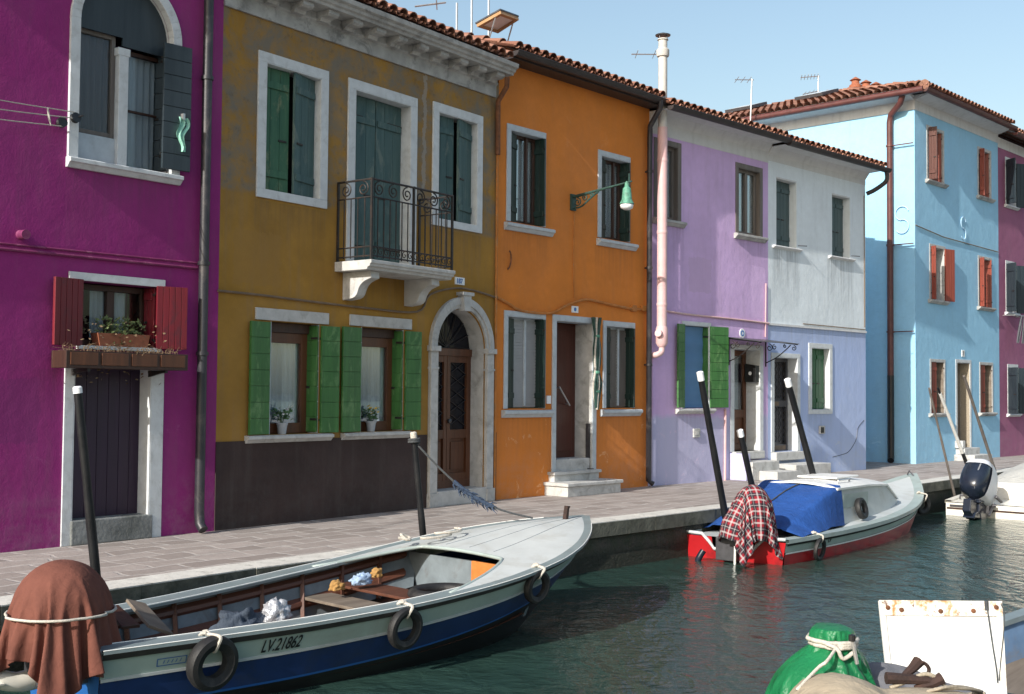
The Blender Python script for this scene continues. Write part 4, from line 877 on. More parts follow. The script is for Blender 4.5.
# ---- blue house across the alley
A6, B6 = (9.15, 26.96), (12.5, 30.5)
h, d = house(A6, B6, "pale blue house standing beyond the alley with red brown shutters"); BLU = h; L = 4.87; D6 = 8.3
OP = [(.68, 1.52, 6.56, 7.78, 0), (3.62, 4.36, 6.56, 7.74, 0), (.80, 1.55, 3.78, 5.02, 1), (3.60, 4.34, 3.78, 5.0, 1), (.80, 1.52, 1.14, 2.34, 2), (3.64, 4.38, 1.14, 2.34, 2), (2.24, 3.0, .30, 2.36, 3)]
make_wall(h, 0, L, 8.42, D6, [o[:4] for o in OP], M['blue'])
b = MB(); b.box(-.012, L, -.012, -.0005, 8.08, 8.40); b.box(-.012, -.0005, -.0005, D6, 8.08, 8.40); b.prism([(-.012, 8.30), (-.38, 8.41), (-.012, 8.41)], -.0, L, 'x'); b.prism([(-.012, 8.30), (-.38, 8.41), (-.012, 8.41)], 0, D6, 'y'); b.build('frieze', M['cream'], h)
for (x0, x1, z0, z1, k) in OP[:6]:
    wn = surround(h, x0, x1, z0, z1, .06, .06, .06, 0, M['stone'], .012); sill(wn, x0 - .14, x1 + .12, z0, .09, .10, M['stonedk'])
    casement(wn, x0 + .02, x1 - .02, z0 + .01, z1 - .01, .20, M['browndk'], .05, True, 0, 'curtaindk')
    if k == 0: shutter(wn, x0 + .01, .19 if x0 < 1 else .12, 86, z0, z1, M['mahog'] if x0 < 1 else M['redbrown'], 'v', 3); shutter(wn, x1 - .03, -.22, -62, z0, z1, M['redbrown'], 'v', 3, .02)
    elif k == 1: shutter(wn, x0 + .01, .11, 96, z0, z1, M['redbrown'], 'v', 2); shutter(wn, x1 - .01, -.34 if x0 < 1 else -.22, 166 if x0 < 1 else -55, z0, z1, M['redbrown'], 'v', 4)
    else: shutter(wn, x0 + .01, .36, 6, z0, z1, M['redbrown'], 'v', 4, .08); shutter(wn, x1 - .01, -.33, -80, z0, z1, M['oldwood'], 'v', 3, .0)
dr = surround(h, 2.24, 3.0, .30, 2.36, .08, .08, .07, 0, M['trim'], .012, name='door'); b = MB(); b.box(2.25, 2.99, .24, .28, .30, 2.34); b.build('door_leaf', M['oldwood'], dr); b = MB(); b.box(2.985, 2.999, .0, .235, .30, 2.34); b.build('reveal', M['ropebeige'], dr)
b = MB(); b.box(2.16, 3.06, -.22, .2, .15, .30); b.box(2.05, 3.1, -.50, -.0, 0, .15); b.prism([(-.20, .30), (-.20, .48), (.0, .48), (.0, .30)], 2.10, 2.24, 'x'); b.build('steps', M['stone'], h, bevel=.01)
b = MB(); b.box(2.52, 2.68, -.014, -.0005, 2.50, 2.66); pl = b.build('number_plate', M['enamel'], h); vs, fs = text_mesh("7", .14, .002, 0, .003); b = MB(); b.add([(2.56 + x, -.017 - z, 2.53 + y) for x, y, z in vs], fs); b.build('numerals', M['black'], pl, recalc=False)
def s_anchor(cx, cz, r, T):
    P = [(cx + r * math.cos(a), 0, cz + r * .95 + r * math.sin(a)) for a in [.3 + .3 * k for k in range(15)]] + [(cx + r * math.cos(a), 0, cz - r * .95 + r * math.sin(a)) for a in [1.6 - .3 * k for k in range(15)]]
    P = smoothpts(P, 2); b = MB(); b.tube(P, .012, 6); o = b.build('wall_anchor', M['palerblue'], h, ang=50); o.matrix_local = T; return o
s_anchor(2.62, 5.63, .14, Matrix.Translation((0, -.025, 0))); s_anchor(-.30, 5.57, .16, Matrix.Translation((-.025, 0, 0)) @ Matrix.Rotation(R(-90), 4, 'Z'))
hpipe(h, 'downpipe', [(-.36, .12, 8.36), (-.30, .2, 8.2), (-.10, .52, 8.02), (-.085, .56, 7.85), (-.085, .56, 2.0)], .07, M['copper'], 12, [(-.085, .56, z) for z in (7.3, 5, 3)]); hpipe(h, 'downpipe', [(-.085, .56, 2.0), (-.085, .56, .12), (-.16, .53, .06)], .075, M['black'], 12)
hpipe(h, 'cable', [(.0, -.02, 5.42), (1.5, -.02, 5.30), (4.8, -.02, 5.25)], .012, M['cable'], 5)
gutter(h, -.42, L, -.44, 8.42, .08, M['copper'])
b = MB(); g = .44; k = 9
b.tube([(-.46, -.42, 8.40), (-.46, D6 + .4, 8.40)], .075, 8); b.build('gutter', M['copper'], h, ang=50)
# hipped roof: real barrel rows, clipped to the hips
def hip_face(b, T, width, rise_run, clip):
    per = .2; tn = rise_run; n = int(width / per); step = .36; sl = math.atan(tn); cs, sn = math.cos(sl), math.sin(sl)
    for i in range(n):
        xc = (i + .5) * per
        for c in range(16):
            s0 = c * step
            if clip(xc, s0 * cs): continue
            vs = []
            for s_, r_, l_ in ((s0 - .03, .088, .05), (s0 + step + .06, .07, .015)):
                for j in range(6): a = math.pi * j / 5; up = l_ + r_ * math.sin(a); vs.append((xc - r_ * math.cos(a), s_ * cs - up * sn, s_ * sn + up * cs))
            b.add(vs, [(j, j + 1, 7 + j, 6 + j) for j in range(5)], 0, T)
b = MB(); tn = .315; half = D6 / 2 + .45; Wd = L + .45
ap = (half - .45, half - .45, 8.45 + half * tn)
hip_face(b, Tz(-.45, D6 + .45, 8.45, R(-90)), D6 + .9, tn, lambda x, s: s > min(x, D6 + .9 - x))
hip_face(b, Tz(-.45, -.45, 8.45, 0), Wd, tn, lambda x, s: s > min(x, half))
z0 = 8.45; c = [(-.45, -.45, z0), (L, -.45, z0), (L, D6 + .45, z0), (-.45, D6 + .45, z0)]; rp = (L, half - .45, ap[2])
b.add([c[0], c[1], rp, ap], [(0, 1, 2, 3)], 1); b.add([c[0], ap, c[3]], [(0, 1, 2)], 1); b.add([c[3], ap, rp, c[2]], [(0, 1, 2, 3)], 0); b.add(c, [(0, 1, 2, 3)], 1)
for P, Q in ((c[0], ap), (c[3], ap), (ap, rp)):
    P, Q = Vector(P), Vector(Q); n = int((Q - P).length / .36)
    for k in range(n): a = P.lerp(Q, k / n); e = P.lerp(Q, min(1, (k + 1.15) / n)); b.tube([a + Vector((0, 0, .05)), e + Vector((0, 0, .035))], [.11, .085], 8)
b.build('roof', [M['tile'], M['stonedk']], h, recalc=True, ang=50)
for (fx, fs_) in ((.32, 2.3), (.56, 2.2)):   # skylights lying on the side slope
    b = MB(); yy = D6 + .45 - fx * (D6 + .9); T = Tz(-.45, yy, 8.45, R(-90)) @ Matrix.Rotation(math.atan(tn), 4, 'X')
    b.box(-.4, .4, fs_, fs_ + .9, .14, .22, 0, T); b.box(-.33, .33, fs_ + .07, fs_ + .83, .22, .225, 1, T); b.build('roof_window', [M['darksteel'], M['trimor']], h)
# chimney pots behind the hip
for (u, vt, vb, Y) in ((855.5, 77, 93, 31.6), (866, 80, 94, 30.9), (876, 82, 95, 30.3)):
    p0, p1 = at(u, vb, Y), at(u, vt, Y); hh = p1.z - p0.z + .3; s_ = MB(); s_.lathe([(.12, -.3), (.11, hh * .55 - .3), (.17, hh * .58 - .3), (.17, hh * .68 - .3), (.11, hh * .74 - .3), (.10, hh * .86 - .3), (.15, hh * .88 - .3), (.02, hh - .3)], n=12); o = s_.build('chimney_pot', M['terracotta'], h, ang=40); o.matrix_local = Matrix.Rotation(-h.rotation_euler[2], 4, 'Z') @ Matrix.Translation(p0 - h.location)

# ---- maroon house at the right edge
Q = hw(h, (4.87, 0, 0)); Q2 = hw(h, (11.0, 0, 0)); h, d = house(Q, Q2, "maroon house with slate shutters at the right edge beyond the blue house"); MAR = h
OPM = [(.50, 1.18, 6.55, 7.72), (.48, 1.14, 3.74, 5.0), (.55, 1.22, 1.10, 2.3), (3.2, 3.9, 6.55, 7.72), (3.2, 3.9, 3.74, 5.0), (2.6, 3.4, .2, 2.3)]
make_wall(h, .004, 6.1, 8.25, 6, OPM, M['maroon']); tiles(h, 0, 6.1, -.4, 8.34, 3, 18); gutter(h, 0, 6.1, -.44, 8.30, .08, M['copper'])
b = MB(); b.box(.0, 6.1, -.012, -.0005, 7.98, 8.24); b.build('frieze', M['cream'], h)
for (x0, x1, z0, z1) in OPM[:5]:
    wn = surround(h, x0, x1, z0, z1, .03, .03, .09, 0, M['trim'], .012); sill(wn, x0 - .1, x1 + .1, z0, .08, .09, M['trim']); casement(wn, x0 + .02, x1 - .02, z0 + .01, z1 - .01, .2, M['trim'], .05, True, 0, 'curtaindk')
    shutter(wn, x0, .33, 120, z0, z1, M['slate'], 'v', 3); shutter(wn, x1, -.33, 150, z0, z1, M['slate'], 'v', 3)
dr = surround(h, 2.6, 3.4, .2, 2.3, .08, .08, .08, 0, M['trim'], .012, name='door'); b = MB(); b.box(2.61, 3.39, .2, .24, .2, 2.28); b.build('door_leaf', M['slate'], dr)
t = hthing(h, 'laundry', "pair of grey trousers drying on a rod under the maroon house window", 'laundry', (.72, -.32, 3.62)); b = MB(); b.tube([(-.5, -.0, .02), (.45, .0, .02)], .012, 6); b.tube([(-.45, 0, .02), (-.45, .32, .02)], .01, 5); b.tube([(.4, 0, .02), (.4, .32, .02)], .01, 5); b.build('rod', M['steel'], t)
b = MB()
for (xa, xb) in ((-.16, .0), (.05, .2)): b.grid(lambda u, v: (xa + (xb - xa) * u - .30 * v * (1 if xa < 0 else .55), -.02 + .012 * math.sin(u * 9 + v * 3), .02 - .72 * v), 8, 12)
b.build('trousers', M['greycanvas'], t, smooth=True)
# ================================================================== ROOFTOP BITS
def antenna(label, base, top, arms, group='rooftop antennas'):
    """thin mast with horizontal booms: arms = (z offset below top, end vector list)"""
    t = thing('antenna', label, 'antenna', base, 0, group); H = top.z - base.z; dx = Vector((top.x - base.x, top.y - base.y, 0))
    b = MB(); b.tube([(0, 0, -.6), (dx.x, dx.y, H)], .018, 6); b.build('mast', M['steel'], t)
    b = MB()
    for (dz, v0, v1, ne) in arms:
        c = Vector((dx.x, dx.y, H - dz)); p, q = c + Vector(v0), c + Vector(v1); b.tube([p, q], .014, 6); ax = (q - p).normalized().cross(Vector((0, 0, 1)))
        for k in range(ne): m_ = p.lerp(q, (k + .3) / ne); b.tube([m_ - ax * .28, m_ + ax * .28], .008, 4)
    b.build('boom', M['steel'], t); return t
dO = Vector((.593, .805, 0)); dL = Vector((.71, .704, 0))
antenna("antenna with a long white boom over the ochre roof", at(457, 24, 17.5), at(457, 3, 17.5), [(.02, -dO * .1 + Vector((-.1, 0, 0)), Vector((-.62, -.1, -.07)), 1)])
antenna("bare thin mast over the ochre roof left of the open skylight", at(472, 28, 18), at(472, -60, 18), [(.1, (-.5, 0, 0), (.5, 0, 0), 5)])
antenna("bare thin mast rising directly behind the open skylight", at(489, 24, 18.5), at(489, -50, 18.5), [(.1, (-.5, 0, 0), (.5, 0, 0), 5)])
antenna("antenna directly behind the pink flue with a boom to the left", at(666.5, 92, 23.5), at(666.5, 52, 23.5), [(.05, (-.7, 0, 0), (0, 0, 0), 2)])
antenna("antenna with a short dark boom over the lilac roof", at(750, 112, 29), at(752, 79, 29), [(.02, (-.42, 0, 0), (.04, 0, 0), 3)])
antenna("antenna with two pale booms rising behind the blue house roof", at(818, 100, 33), at(818.5, 76, 33), [(.0, (-.48, .1, -.02), (.04, 0, 0), 6), (.42, (-.44, 0, -.1), (.02, 0, .0), 4)])
# open skylight on the ochre roof
oA, oD = Vector(P1), (Vector(P2) - Vector(P1)).normalized()
h0, h1 = onplane(477, 27, oA, oD, -.95), onplane(498, 33.5, oA, oD, -.95); f0, f1 = onplane(501, 13.5, oA, oD, -.48), onplane(519, 20, oA, oD, -.48)
t = thing('roof_skylight', "open wooden skylight sash propped up on the ochre house roof", 'skylight', (h0 + h1) / 2); O0 = (h0 + h1) / 2; sn_ = (h1 - h0).cross(f0 - h0).normalized(); sn_ = sn_ if sn_.z > 0 else -sn_
def sp(u, v, o): return h0.lerp(h1, u).lerp(f0.lerp(f1, u), v) + sn_ * o - O0
def sslab(b, u0, u1, v0, v1, o0, o1):
    b.add([sp(u, v, o) for o in (o0, o1) for u, v in ((u0, v0), (u1, v0), (u1, v1), (u0, v1))], [(0, 1, 2, 3), (4, 7, 6, 5), (0, 4, 5, 1), (1, 5, 6, 2), (2, 6, 7, 3), (3, 7, 4, 0)])
b = MB(); sslab(b, 0, .13, 0, 1, 0, .05); sslab(b, .87, 1, 0, 1, 0, .05); sslab(b, .13, .87, 0, .12, 0, .05); sslab(b, .13, .87, .88, 1, 0, .05); b.build('sash', M['oldpine'], t)
b = MB(); sslab(b, -.02, 1.02, -.02, 1.02, .051, .075); b.build('cover', M['darksteel'], t); b = MB(); sslab(b, .13, .87, .12, .88, .02, .03); b.build('pane', M['enamel'], t)
b = MB()
for u_ in (.04, .96): b.tube([sp(u_, .75, 0), sp(u_, .55, 0) + Vector((-.05, .1, -.35))], .012, 5)
b.build('stay', M['steel'], t)

# ================================================================== SETTING
QE = [(-3.53, 8.32), (-2.16, 10.2), (.91, 13.88), (1.8, 14.83), (7.28, 21.0), (8.42, 22.38)]
d0 = (Vector(QE[1]) - Vector(QE[0])).normalized(); d1 = (Vector(QE[-1]) - Vector(QE[-2])).normalized()
QL = [tuple(Vector(QE[0]) - d0 * 40)] + [tuple(Vector(QE[0]) - d0 * 8), tuple(Vector(QE[0]) - d0 * 3)] + QE + [tuple(Vector(QE[-1]) + d1 * 4), tuple(Vector(QE[-1]) + d1 * 12), tuple(Vector(QE[-1]) + d1 * 60)]
def offs(line, o):
    out = []
    for i in range(len(line)):
        a = Vector(line[max(i - 1, 0)]); b_ = Vector(line[min(i + 1, len(line) - 1)]); dd = (b_ - a).normalized(); out.append(Vector(line[i]) + Vector((dd.y, -dd.x)) * o)
    return out
KW = .34
inner = offs(QL, -KW)
b = MB()
for i in range(len(QL) - 1):
    p, q = inner[i], inner[i + 1]; bk = Vector((-.77, .64)) * 120
    b.quad((p.x, p.y, 0), (q.x, q.y, 0), (q.x + bk.x, q.y + bk.y, 0), (p.x + bk.x, p.y + bk.y, 0))
struct(b.build('pavement', M['pave']))
quay = thing('quay_wall', "mossy stone quay wall with a white stone coping beneath the house fronts", 'quay wall', (0, 0, 0))
face = offs(QL, -.05); bk_ = offs(QL, -.6); b = MB()
for i in range(len(QL) - 1):
    p, q, p2, q2 = face[i], face[i + 1], bk_[i], bk_[i + 1]; n = max(1, int((q - p).length / .35))
    for k in range(n):
        a, c = p.lerp(q, k / n), p.lerp(q, (k + 1) / n)
        for j in range(5): zz = [-.17, -.35, -.55, -.8, -1.2, -2.2]; b.quad((a.x, a.y, zz[j]), (c.x, c.y, zz[j]), (c.x, c.y, zz[j + 1]), (a.x, a.y, zz[j + 1]))
    b.quad((p.x, p.y, -.17), (q.x, q.y, -.17), (q2.x, q2.y, -.17), (p2.x, p2.y, -.17))
b.build('masonry', M['quay'], quay)
b = MB(); rg = random.Random(2)
for i in range(len(QL) - 1):
    o0, o1, i0, i1 = Vector(QL[i]), Vector(QL[i + 1]), inner[i], inner[i + 1]; Ln = (o1 - o0).length; n = max(1, round(Ln / 1.35))
    for k in range(n):
        t0, t1 = k / n + .003 / Ln, (k + 1) / n - .003 / Ln; j = rg.uniform(-.006, .006); dz = rg.uniform(-.004, .004); dd = (o1 - o0).normalized(); nn = Vector((dd.y, -dd.x)) * j
        P = [o0.lerp(o1, t0) + nn, o0.lerp(o1, t1) + nn, i0.lerp(i1, t1), i0.lerp(i1, t0)]
        cz = -.006 + dz; b.add([(p.x, p.y, z) for z in (-.17, cz) for p in P], [(0, 1, 2, 3), (0, 4, 5, 1), (1, 5, 6, 2), (2, 6, 7, 3), (3, 7, 4, 0)], 1); b.add([(p.x, p.y, z) for z in (cz, .004 + dz) for p in P], [(4, 7, 6, 5), (0, 4, 5, 1), (1, 5, 6, 2), (2, 6, 7, 3), (3, 7, 4, 0)], 0)
b.build('coping', [M['kerb'], M['kerbface']], quay, recalc=False)
b = MB(); b.quad((-150, -60, WATER), (250, -60, WATER), (250, 320, WATER), (-150, 320, WATER)); struct(b.build('water', M['water']))
b = MB(); b.quad((-1500, -1500, -2.3), (1500, -1500, -2.3), (1500, 1500, -2.3), (-1500, 1500, -2.3)); struct(b.build('ground', M['mud']))
# near bank under the viewer
dn = Vector((.643, .766)); nn = Vector((-.766, .643)); b = MB()
e0, e1 = nn * 1.2 - dn * 40, nn * 1.2 + dn * 60; f0, f1 = e0 - nn * 40, e1 - nn * 40
b.add([(e0.x, e0.y, 0), (e1.x, e1.y, 0), (f1.x, f1.y, 0), (f0.x, f0.y, 0), (e0.x, e0.y, -2.2), (e1.x, e1.y, -2.2)], [(0, 1, 2, 3), (0, 4, 5, 1)]); struct(b.build('near_pavement', M['pave']))

# ================================================================== POLES
def qplane(u, v, off, seg=None):
    best = None
    for i in range(3, len(QL) - 2):
        A = Vector(QL[i]); Bq = Vector(QL[i + 1]); dd = (Bq - A).normalized(); P = onplane(u, v, A, dd, off); s_ = (P.xy - A).dot(dd)
        if best is None or -1e-6 <= s_ <= (Bq - A).length: 
            if -1e-6 <= s_ <= (Bq - A).length: return P
            best = P
    return best
def pole(label, top, low, r0, r1, off, mat, cap=None, capl=.09, name='mooring_pole', group='mooring poles in the canal', cat='mooring pole', off_top=None, rings=True):
    a, c = qplane(*top, off if off_top is None else off_top), qplane(*low, off); dd = (c - a); c2 = a + dd * ((a.z + 1.9) / (a.z - c.z)) if c.z < a.z else c
    t = thing(name, label, cat, c2, 0, group); L_ = a - c2
    b = MB(); n = 14; b.tube([L_ * (k / n) for k in range(n + 1)], [r1 + (r0 - r1) * k / n + (.002 * math.sin(k * 2.1)) for k in range(n + 1)], 12); b.build('shaft', M[mat], t, ang=40)
    if cap:
        u = L_.normalized(); b = MB(); b.tube([L_ - u * capl, L_ + u * .012, L_ + u * .02], [r0 * 1.12, r0 * 1.12, r0 * .8], 12); b.build('cap', M[cap], t, ang=40)
    return t
pole("black leaning mooring pole with a white tip in front of the purple door", (77.5, 389), (96, 575), .030, .044, .16, 'pole', 'enamel', .03)
pole("black mooring pole tied to the blue boat before the ochre house", (413.5, 434), (424, 545), .029, .040, .14, 'pole', 'rope', .04)
pole("tallest black pole with a white cap beside the plaid covered outboard", (700, 373), (723, 503), .040, .054, .14, 'pole', 'enamel', .10)
pole("short black pole with a white band rising just behind the plaid cloth", (740, 431), (752, 486), .040, .052, .10, 'pole', 'enamel', .08)
pole("black pole with a white cap rising behind the white boat cabin", (787.5, 380), (814, 478), .043, .058, .10, 'pole', 'enamel', .10)
pole("thin grey stick leaning in the canal left of the white pole", (929, 388), (950, 476), .018, .028, .12, 'greywood')
pole("knotty bamboo stake leaning behind the outboard with the pale hood", (964, 376), (992, 462), .028, .038, -.25, 'greywood')
# oar like pole, white above black
a, c = qplane(938, 388, .35), qplane(969, 470, .35); dd = c - a; t = thing('mooring_pole', "slim white pole with black lower end leaning beside the pale hooded outboard", 'mooring pole', a + dd * 1.6, 0, 'mooring poles in the canal'); o_ = a + dd * 1.6
b = MB(); b.tube([a + dd * .06 - o_, a + dd * .78 - o_], [.026, .032], 10); b.build('shaft', M['white'], t, ang=40); b = MB(); b.tube([a + dd * .78 - o_, a + dd * 1.6 - o_], [.033, .038], 10); b.tube([a - o_, a + dd * .06 - o_], [.018, .022], 8); b.build('lower_shaft', M['pole'], t, ang=40)

# ================================================================== BOATS
class Hull:
    def __init__(s, C0, az, half, sheer, L, rake=.35, flare=.25, lift=0.0, heel=0.0):
        s.az = R(az); s.C0 = C0; s.half = half; s.sheer = sheer; s.L = L; s.rake = rake; s.flare = flare; s.lift = lift; s.heel = heel; s.rz = math.pi / 2 - s.az
    def h(s, t): return curve1(s.half, t)
    def z(s, t): return curve1(s.sheer, t)
    def pt(s, t, side, k, out=0.0):
        """skin point: station t, side -1 (canal side) or +1, k metres below the sheer"""
        L2 = s.L - s.rake * max(0, k) ; k0 = k; k = k * (1 - s.lift * (t / s.L) ** 3); x = t / s.L * L2; fl = 1 - s.flare * max(0, k) - .12 * max(0, k - .35)
        bow = (t / s.L) ** 4; fl -= bow * .35 * max(0, k)
        x += .10 * max(0, k) * (1 - t / s.L) ; return (x, side * (s.h(t) * max(.02, fl) + out), s.z(t) - k)
    def strip(s, b, k0, k1, o0=0., o1=0., m=0, n=44, t0=0.0, t1=None, nk=1, sides=(-1, 1)):
        t1 = s.L if t1 is None else t1
        for side in sides:
            b.grid(lambda u, v: s.pt(t0 + (t1 - t0) * (1 - (1 - u) ** 1.5), side, k0 + (k1 - k0) * v, o0 + (o1 - o0) * v), n, nk, m)
    def cap(s, b, wi, wo, thick, n=44, t0=0.0, m=0, lift=.0, m_edge=None):
        """gunwale plank: section swept along both sides"""
        for side in (-1, 1):
            def fn(u, v):
                t = t0 + (s.L - t0) * (1 - (1 - u) ** 1.5); j = round(v * 4) % 4; w_ = (wo, wo, -wi, -wi)[j]; zz = (lift, lift - thick, lift - thick, lift)[j]
                hh = max(.0, s.h(t) + w_) if w_ < 0 else s.h(t) + w_; x = t + (wo if t > s.L * .97 and w_ > 0 else 0) * ((t - s.L * .97) / (s.L * .03) if t > s.L * .97 else 0); return (x, side * hh, s.z(t) + zz)
            b.grid(fn, n, 4, m)
    def frame(s, name, label, cat, group=None):
        t = thing(name, label, cat, (s.C0[0], s.C0[1], 0), s.rz, group); s.o = t; t.rotation_euler = (s.heel, 0, s.rz); return t
    def w(s, p): c, q = math.cos(s.rz), math.sin(s.rz); return Vector((s.C0[0] + p[0] * c - p[1] * q, s.C0[1] + p[0] * q + p[1] * c, p[2] + p[1] * math.sin(s.heel)))
def hull_text(H, txt, t0, kbase, size, mat, par, sx=1.0, out=.006, shear=.25, bold=.003):
    vs, fs = text_mesh(txt, size, .0005, shear, bold); b = MB()
    b.add([tuple(Vector(H.pt(t0 + x * sx, -1, kbase - y, out + z))) for x, y, z in vs], fs); return b.build('registration', mat, par, recalc=False)
def tyre(label, c, R_, r_, axis, tilt=0, rope_to=None, group='tyre fenders', rz=0.0):
    """tyre hanging with its axle along local y of the given heading"""
    t = thing('tyre_fender', label, 'tyre', c, rz, group); b = MB(); prof = [(R_ - r_ * 1.75, -r_ * .55), (R_ - r_ * .8, -r_ * .95), (R_ - r_ * .15, -r_ * .8), (R_, -r_ * .35), (R_, r_ * .35), (R_ - r_ * .15, r_ * .8), (R_ - r_ * .8, r_ * .95), (R_ - r_ * 1.75, r_ * .55), (R_ - r_ * 1.75, -r_ * .55)]
    T = Matrix.Rotation(R(tilt), 4, 'X') @ Matrix.Rotation(R(90), 4, 'X'); b.lathe(prof, n=36, T=T, caps=False); b.build('rubber_ring', M['rubber'], t, ang=35)
    if rope_to:
        q = Vector(rope_to) - Vector(c); q = Matrix.Rotation(-rz, 3, 'Z') @ q; b = MB()
        b.tube(smoothpts([q, (q.x * .5 + .01, -r_ * 1.2, (q.z + R_) / 2), (0, -r_ * 1.25, R_ - r_), (0, -r_ * .3, R_ - r_ * 2.1), (.02, r_ * 1.1, R_ - r_), (q.x + .02, q.y + .02, q.z)], 5), .012, 6); b.tube([(q.x + .03 * math.cos(a), q.y + .03 * math.sin(a), q.z + .012 * math.sin(a * 2)) for a in [k * .6 for k in range(11)]], .013, 6, closed=True); b.build('rope', M['rope'], t)
    return t

# ---- blue and grey open work boat
H = Hull((-2.89, 7.70), 41.8, [(0, .53), (.8, .66), (1.7, .80), (2.6, .90), (3.4, .925), (3.95, .87), (4.4, .74), (4.8, .53), (5.1, .31), (5.3, .13), (5.42, .01)], [(0, -.095), (1.2, -.085), (2, -.06), (3, -.0), (3.9, .10), (4.4, .17), (5, .255), (5.42, .305)], 5.42, .65, .42, .30, R(1.0))
BB = H; bo = H.frame('work_boat', "long open work boat with blue hull and pale foredeck, registration painted on its side", 'boat', 'boats moored along the quay')
b = MB(); H.strip(b, .0, .12, .0, .0, 0); H.strip(b, .12, .175, 0, 0, 0); H.strip(b, .175, .195, .010, .010, 1); H.strip(b, .175, .1752, .0, .010, 1); H.strip(b, .195, .1952, .010, 0, 1); H.strip(b, .195, .375, 0, 0, 2); H.strip(b, .375, .392, 0, 0, 3); H.strip(b, .392, .95, 0, 0, 4, nk=3)
b.build('hull', [M['hullgreen'], M['hulllight'], M['hullblue'], M['hullblue2'], M['antifoul']], bo, smooth=True)
b = MB()  # transom, two cheeks and the low middle
def tq(y0, y1, k0, k1, m): b.quad(*[(H.pt(0, 1, k)[0] - .004, y * H.pt(0, 1, k)[1], H.z(0) - k) for y, k in ((y0, k0), (y1, k0), (y1, k1), (y0, k1))], m)
tq(-1, -.45, 0.02, .44, 0); tq(.45, 1, .02, .44, 0); tq(-.45, .45, .16, .44, 0); tq(-1, 1, .44, .95, 1)
b.build('transom', [M['hullblue2'], M['antifoul']], bo)  # bluer and lighter than the sides: sunlight put into the transom colour
b = MB(); tb = H.pt(0, 1, 0)[1]; b.tube([(-.01, -tb, -.10 + .0), (-.01, -tb * .62, -.105), (-.01, -tb * .46, -.18), (-.01, -tb * .4, -.26), (-.01, tb * .4, -.26), (-.01, tb * .46, -.18), (-.01, tb * .62, -.105), (-.01, tb, -.10)], .022, 8); b.build('transom_trim', M['hulllight'], bo, smooth=True)
b = MB(); H.cap(b, .17, .03, .022, lift=.012); gw = b.build('gunwale', M['gunwale'], bo, ang=40)
b = MB()
for side in (-1, 1):
    for w_ in (.028, -.15): b.tube([(t, side * max(0, H.h(t) + w_), H.z(t) + .014) for t in [H.L * k / 40 for k in range(39)]], .0042, 5)
b.build('white_edge_line', M['white'], gw)
b = MB(); H.strip(b, .010, .052, .034, .014, 0); H.strip(b, .0095, .010, 0.0, .034, 0); b.build('rubbing_strake', M['strake'], bo, smooth=True)
# inside skin, floor and timbers
b = MB()
for side in (-1, 1): b.grid(lambda u, v: (lambda p: (p[0] + .0, p[1] - side * .06, p[2]))(H.pt(.03 + 3.9 * u, side, .02 + .40 * v)), 24, 3)
b.grid(lambda u, v: (lambda p: (p[0], p[1] * (2 * v - 1) - 0, H.z(.03 + 3.9 * u) - .42))(H.pt(.03 + 3.9 * u, 1, .42)), 20, 6, 1); b.build('inner_skin', [M['innergrey'], M['boatwood']], bo, smooth=True)
b = MB()
for side in (-1, 1):
    for k0, k1 in ((.05, .13), (.22, .31)):
        b.grid(lambda u, v: (lambda p: (p[0], p[1] - side * (.065 + (.03 if 0 < v < 1 else 0)), p[2]))(H.pt(.1 + 3.7 * u, side, k0 + (k1 - k0) * v)), 22, 3)
b.build('stringer', M['boatwood'], bo)
for k in range(8):
    t = .35 + k * .45
    for side in (-1, 1):
        b = MB()
        P = [Vector(H.pt(t, side, kk)) - Vector((0, side * .085, 0)) for kk in (.02, .12, .24, .36, .42)]; b.tube(P, .022, 4); b.build('frame_rib', M['boatwood'], bo)
# foredeck with coaming, bulkhead
ta = 3.38
b = MB()
def deck(u, v):
    t0 = 3.70 - 1.1 * max(0, (abs(2 * v - 1) - .56) / .44) ** 1.3; t = t0 + (H.L - .02 - t0) * (1 - (1 - u) ** 1.4); hh = max(.0, H.h(t) - .04); y = (2 * v - 1) * hh; return (t, y, H.z(t) + .008 + .055 * (1 - (2 * v - 1) ** 2) * min(1, hh / .6))
b.grid(deck, 30, 36); b.build('foredeck', M['hulllight'], bo, smooth=True)
b = MB()
for v_ in (.33, .5, .67): b.tube([Vector(deck(.04 + .9 * k / 20, v_)) + Vector((0, 0, -.0005)) for k in range(21)], .0035, 4)
b.build('deck_seam', M['innergrey'], bo)
b = MB(); b.tube([Vector(deck(0, .02 + .96 * k / 40)) + Vector((-.008, 0, -.008)) for k in range(41)], .017, 8); b.build('coaming', M['hullgrey'], bo, smooth=True)
b = MB(); yh = H.h(3.9) - .08; b.prism([(-yh * .80, -.36), (yh * .80, -.36), (yh, .03), (-yh, .03)], 3.80, 3.83, 'x'); b.build('bulkhead', M['innergrey'], bo); b = MB(); b.box(3.77, 3.797, -.62, -.05, -.32, .04); b.box(3.765, 3.77, -.36, -.31, -.16, -.12, 1); b.build('locker_door', [M['orangewood'], M['black']], bo, bevel=.004)
b = MB(); b.box(2.9, 3.2, -.72, .76, -.19, -.165); b.box(2.55, 2.86, .05, .78, -.26, -.235, 1); b.build('thwart', [M['boatwood'], M['oldwood']], bo, bevel=.005)
b = MB(); b.box(.20, .42, -.42, .42, -.34, -.31); b.build('aft_thwart', M['innergrey'], bo, bevel=.005)
b = MB(); b.prism([(-.022, .02), (.022, .02), (.018, .13), (.034, .16), (-.016, .16)], -.022, .022, 'y', 0, Matrix.Translation((5.12, .0, .27)) @ Matrix.Rotation(R(8), 4, 'Y')); b.build('stem_bollard', M['rustdk'], bo, bevel=.006)
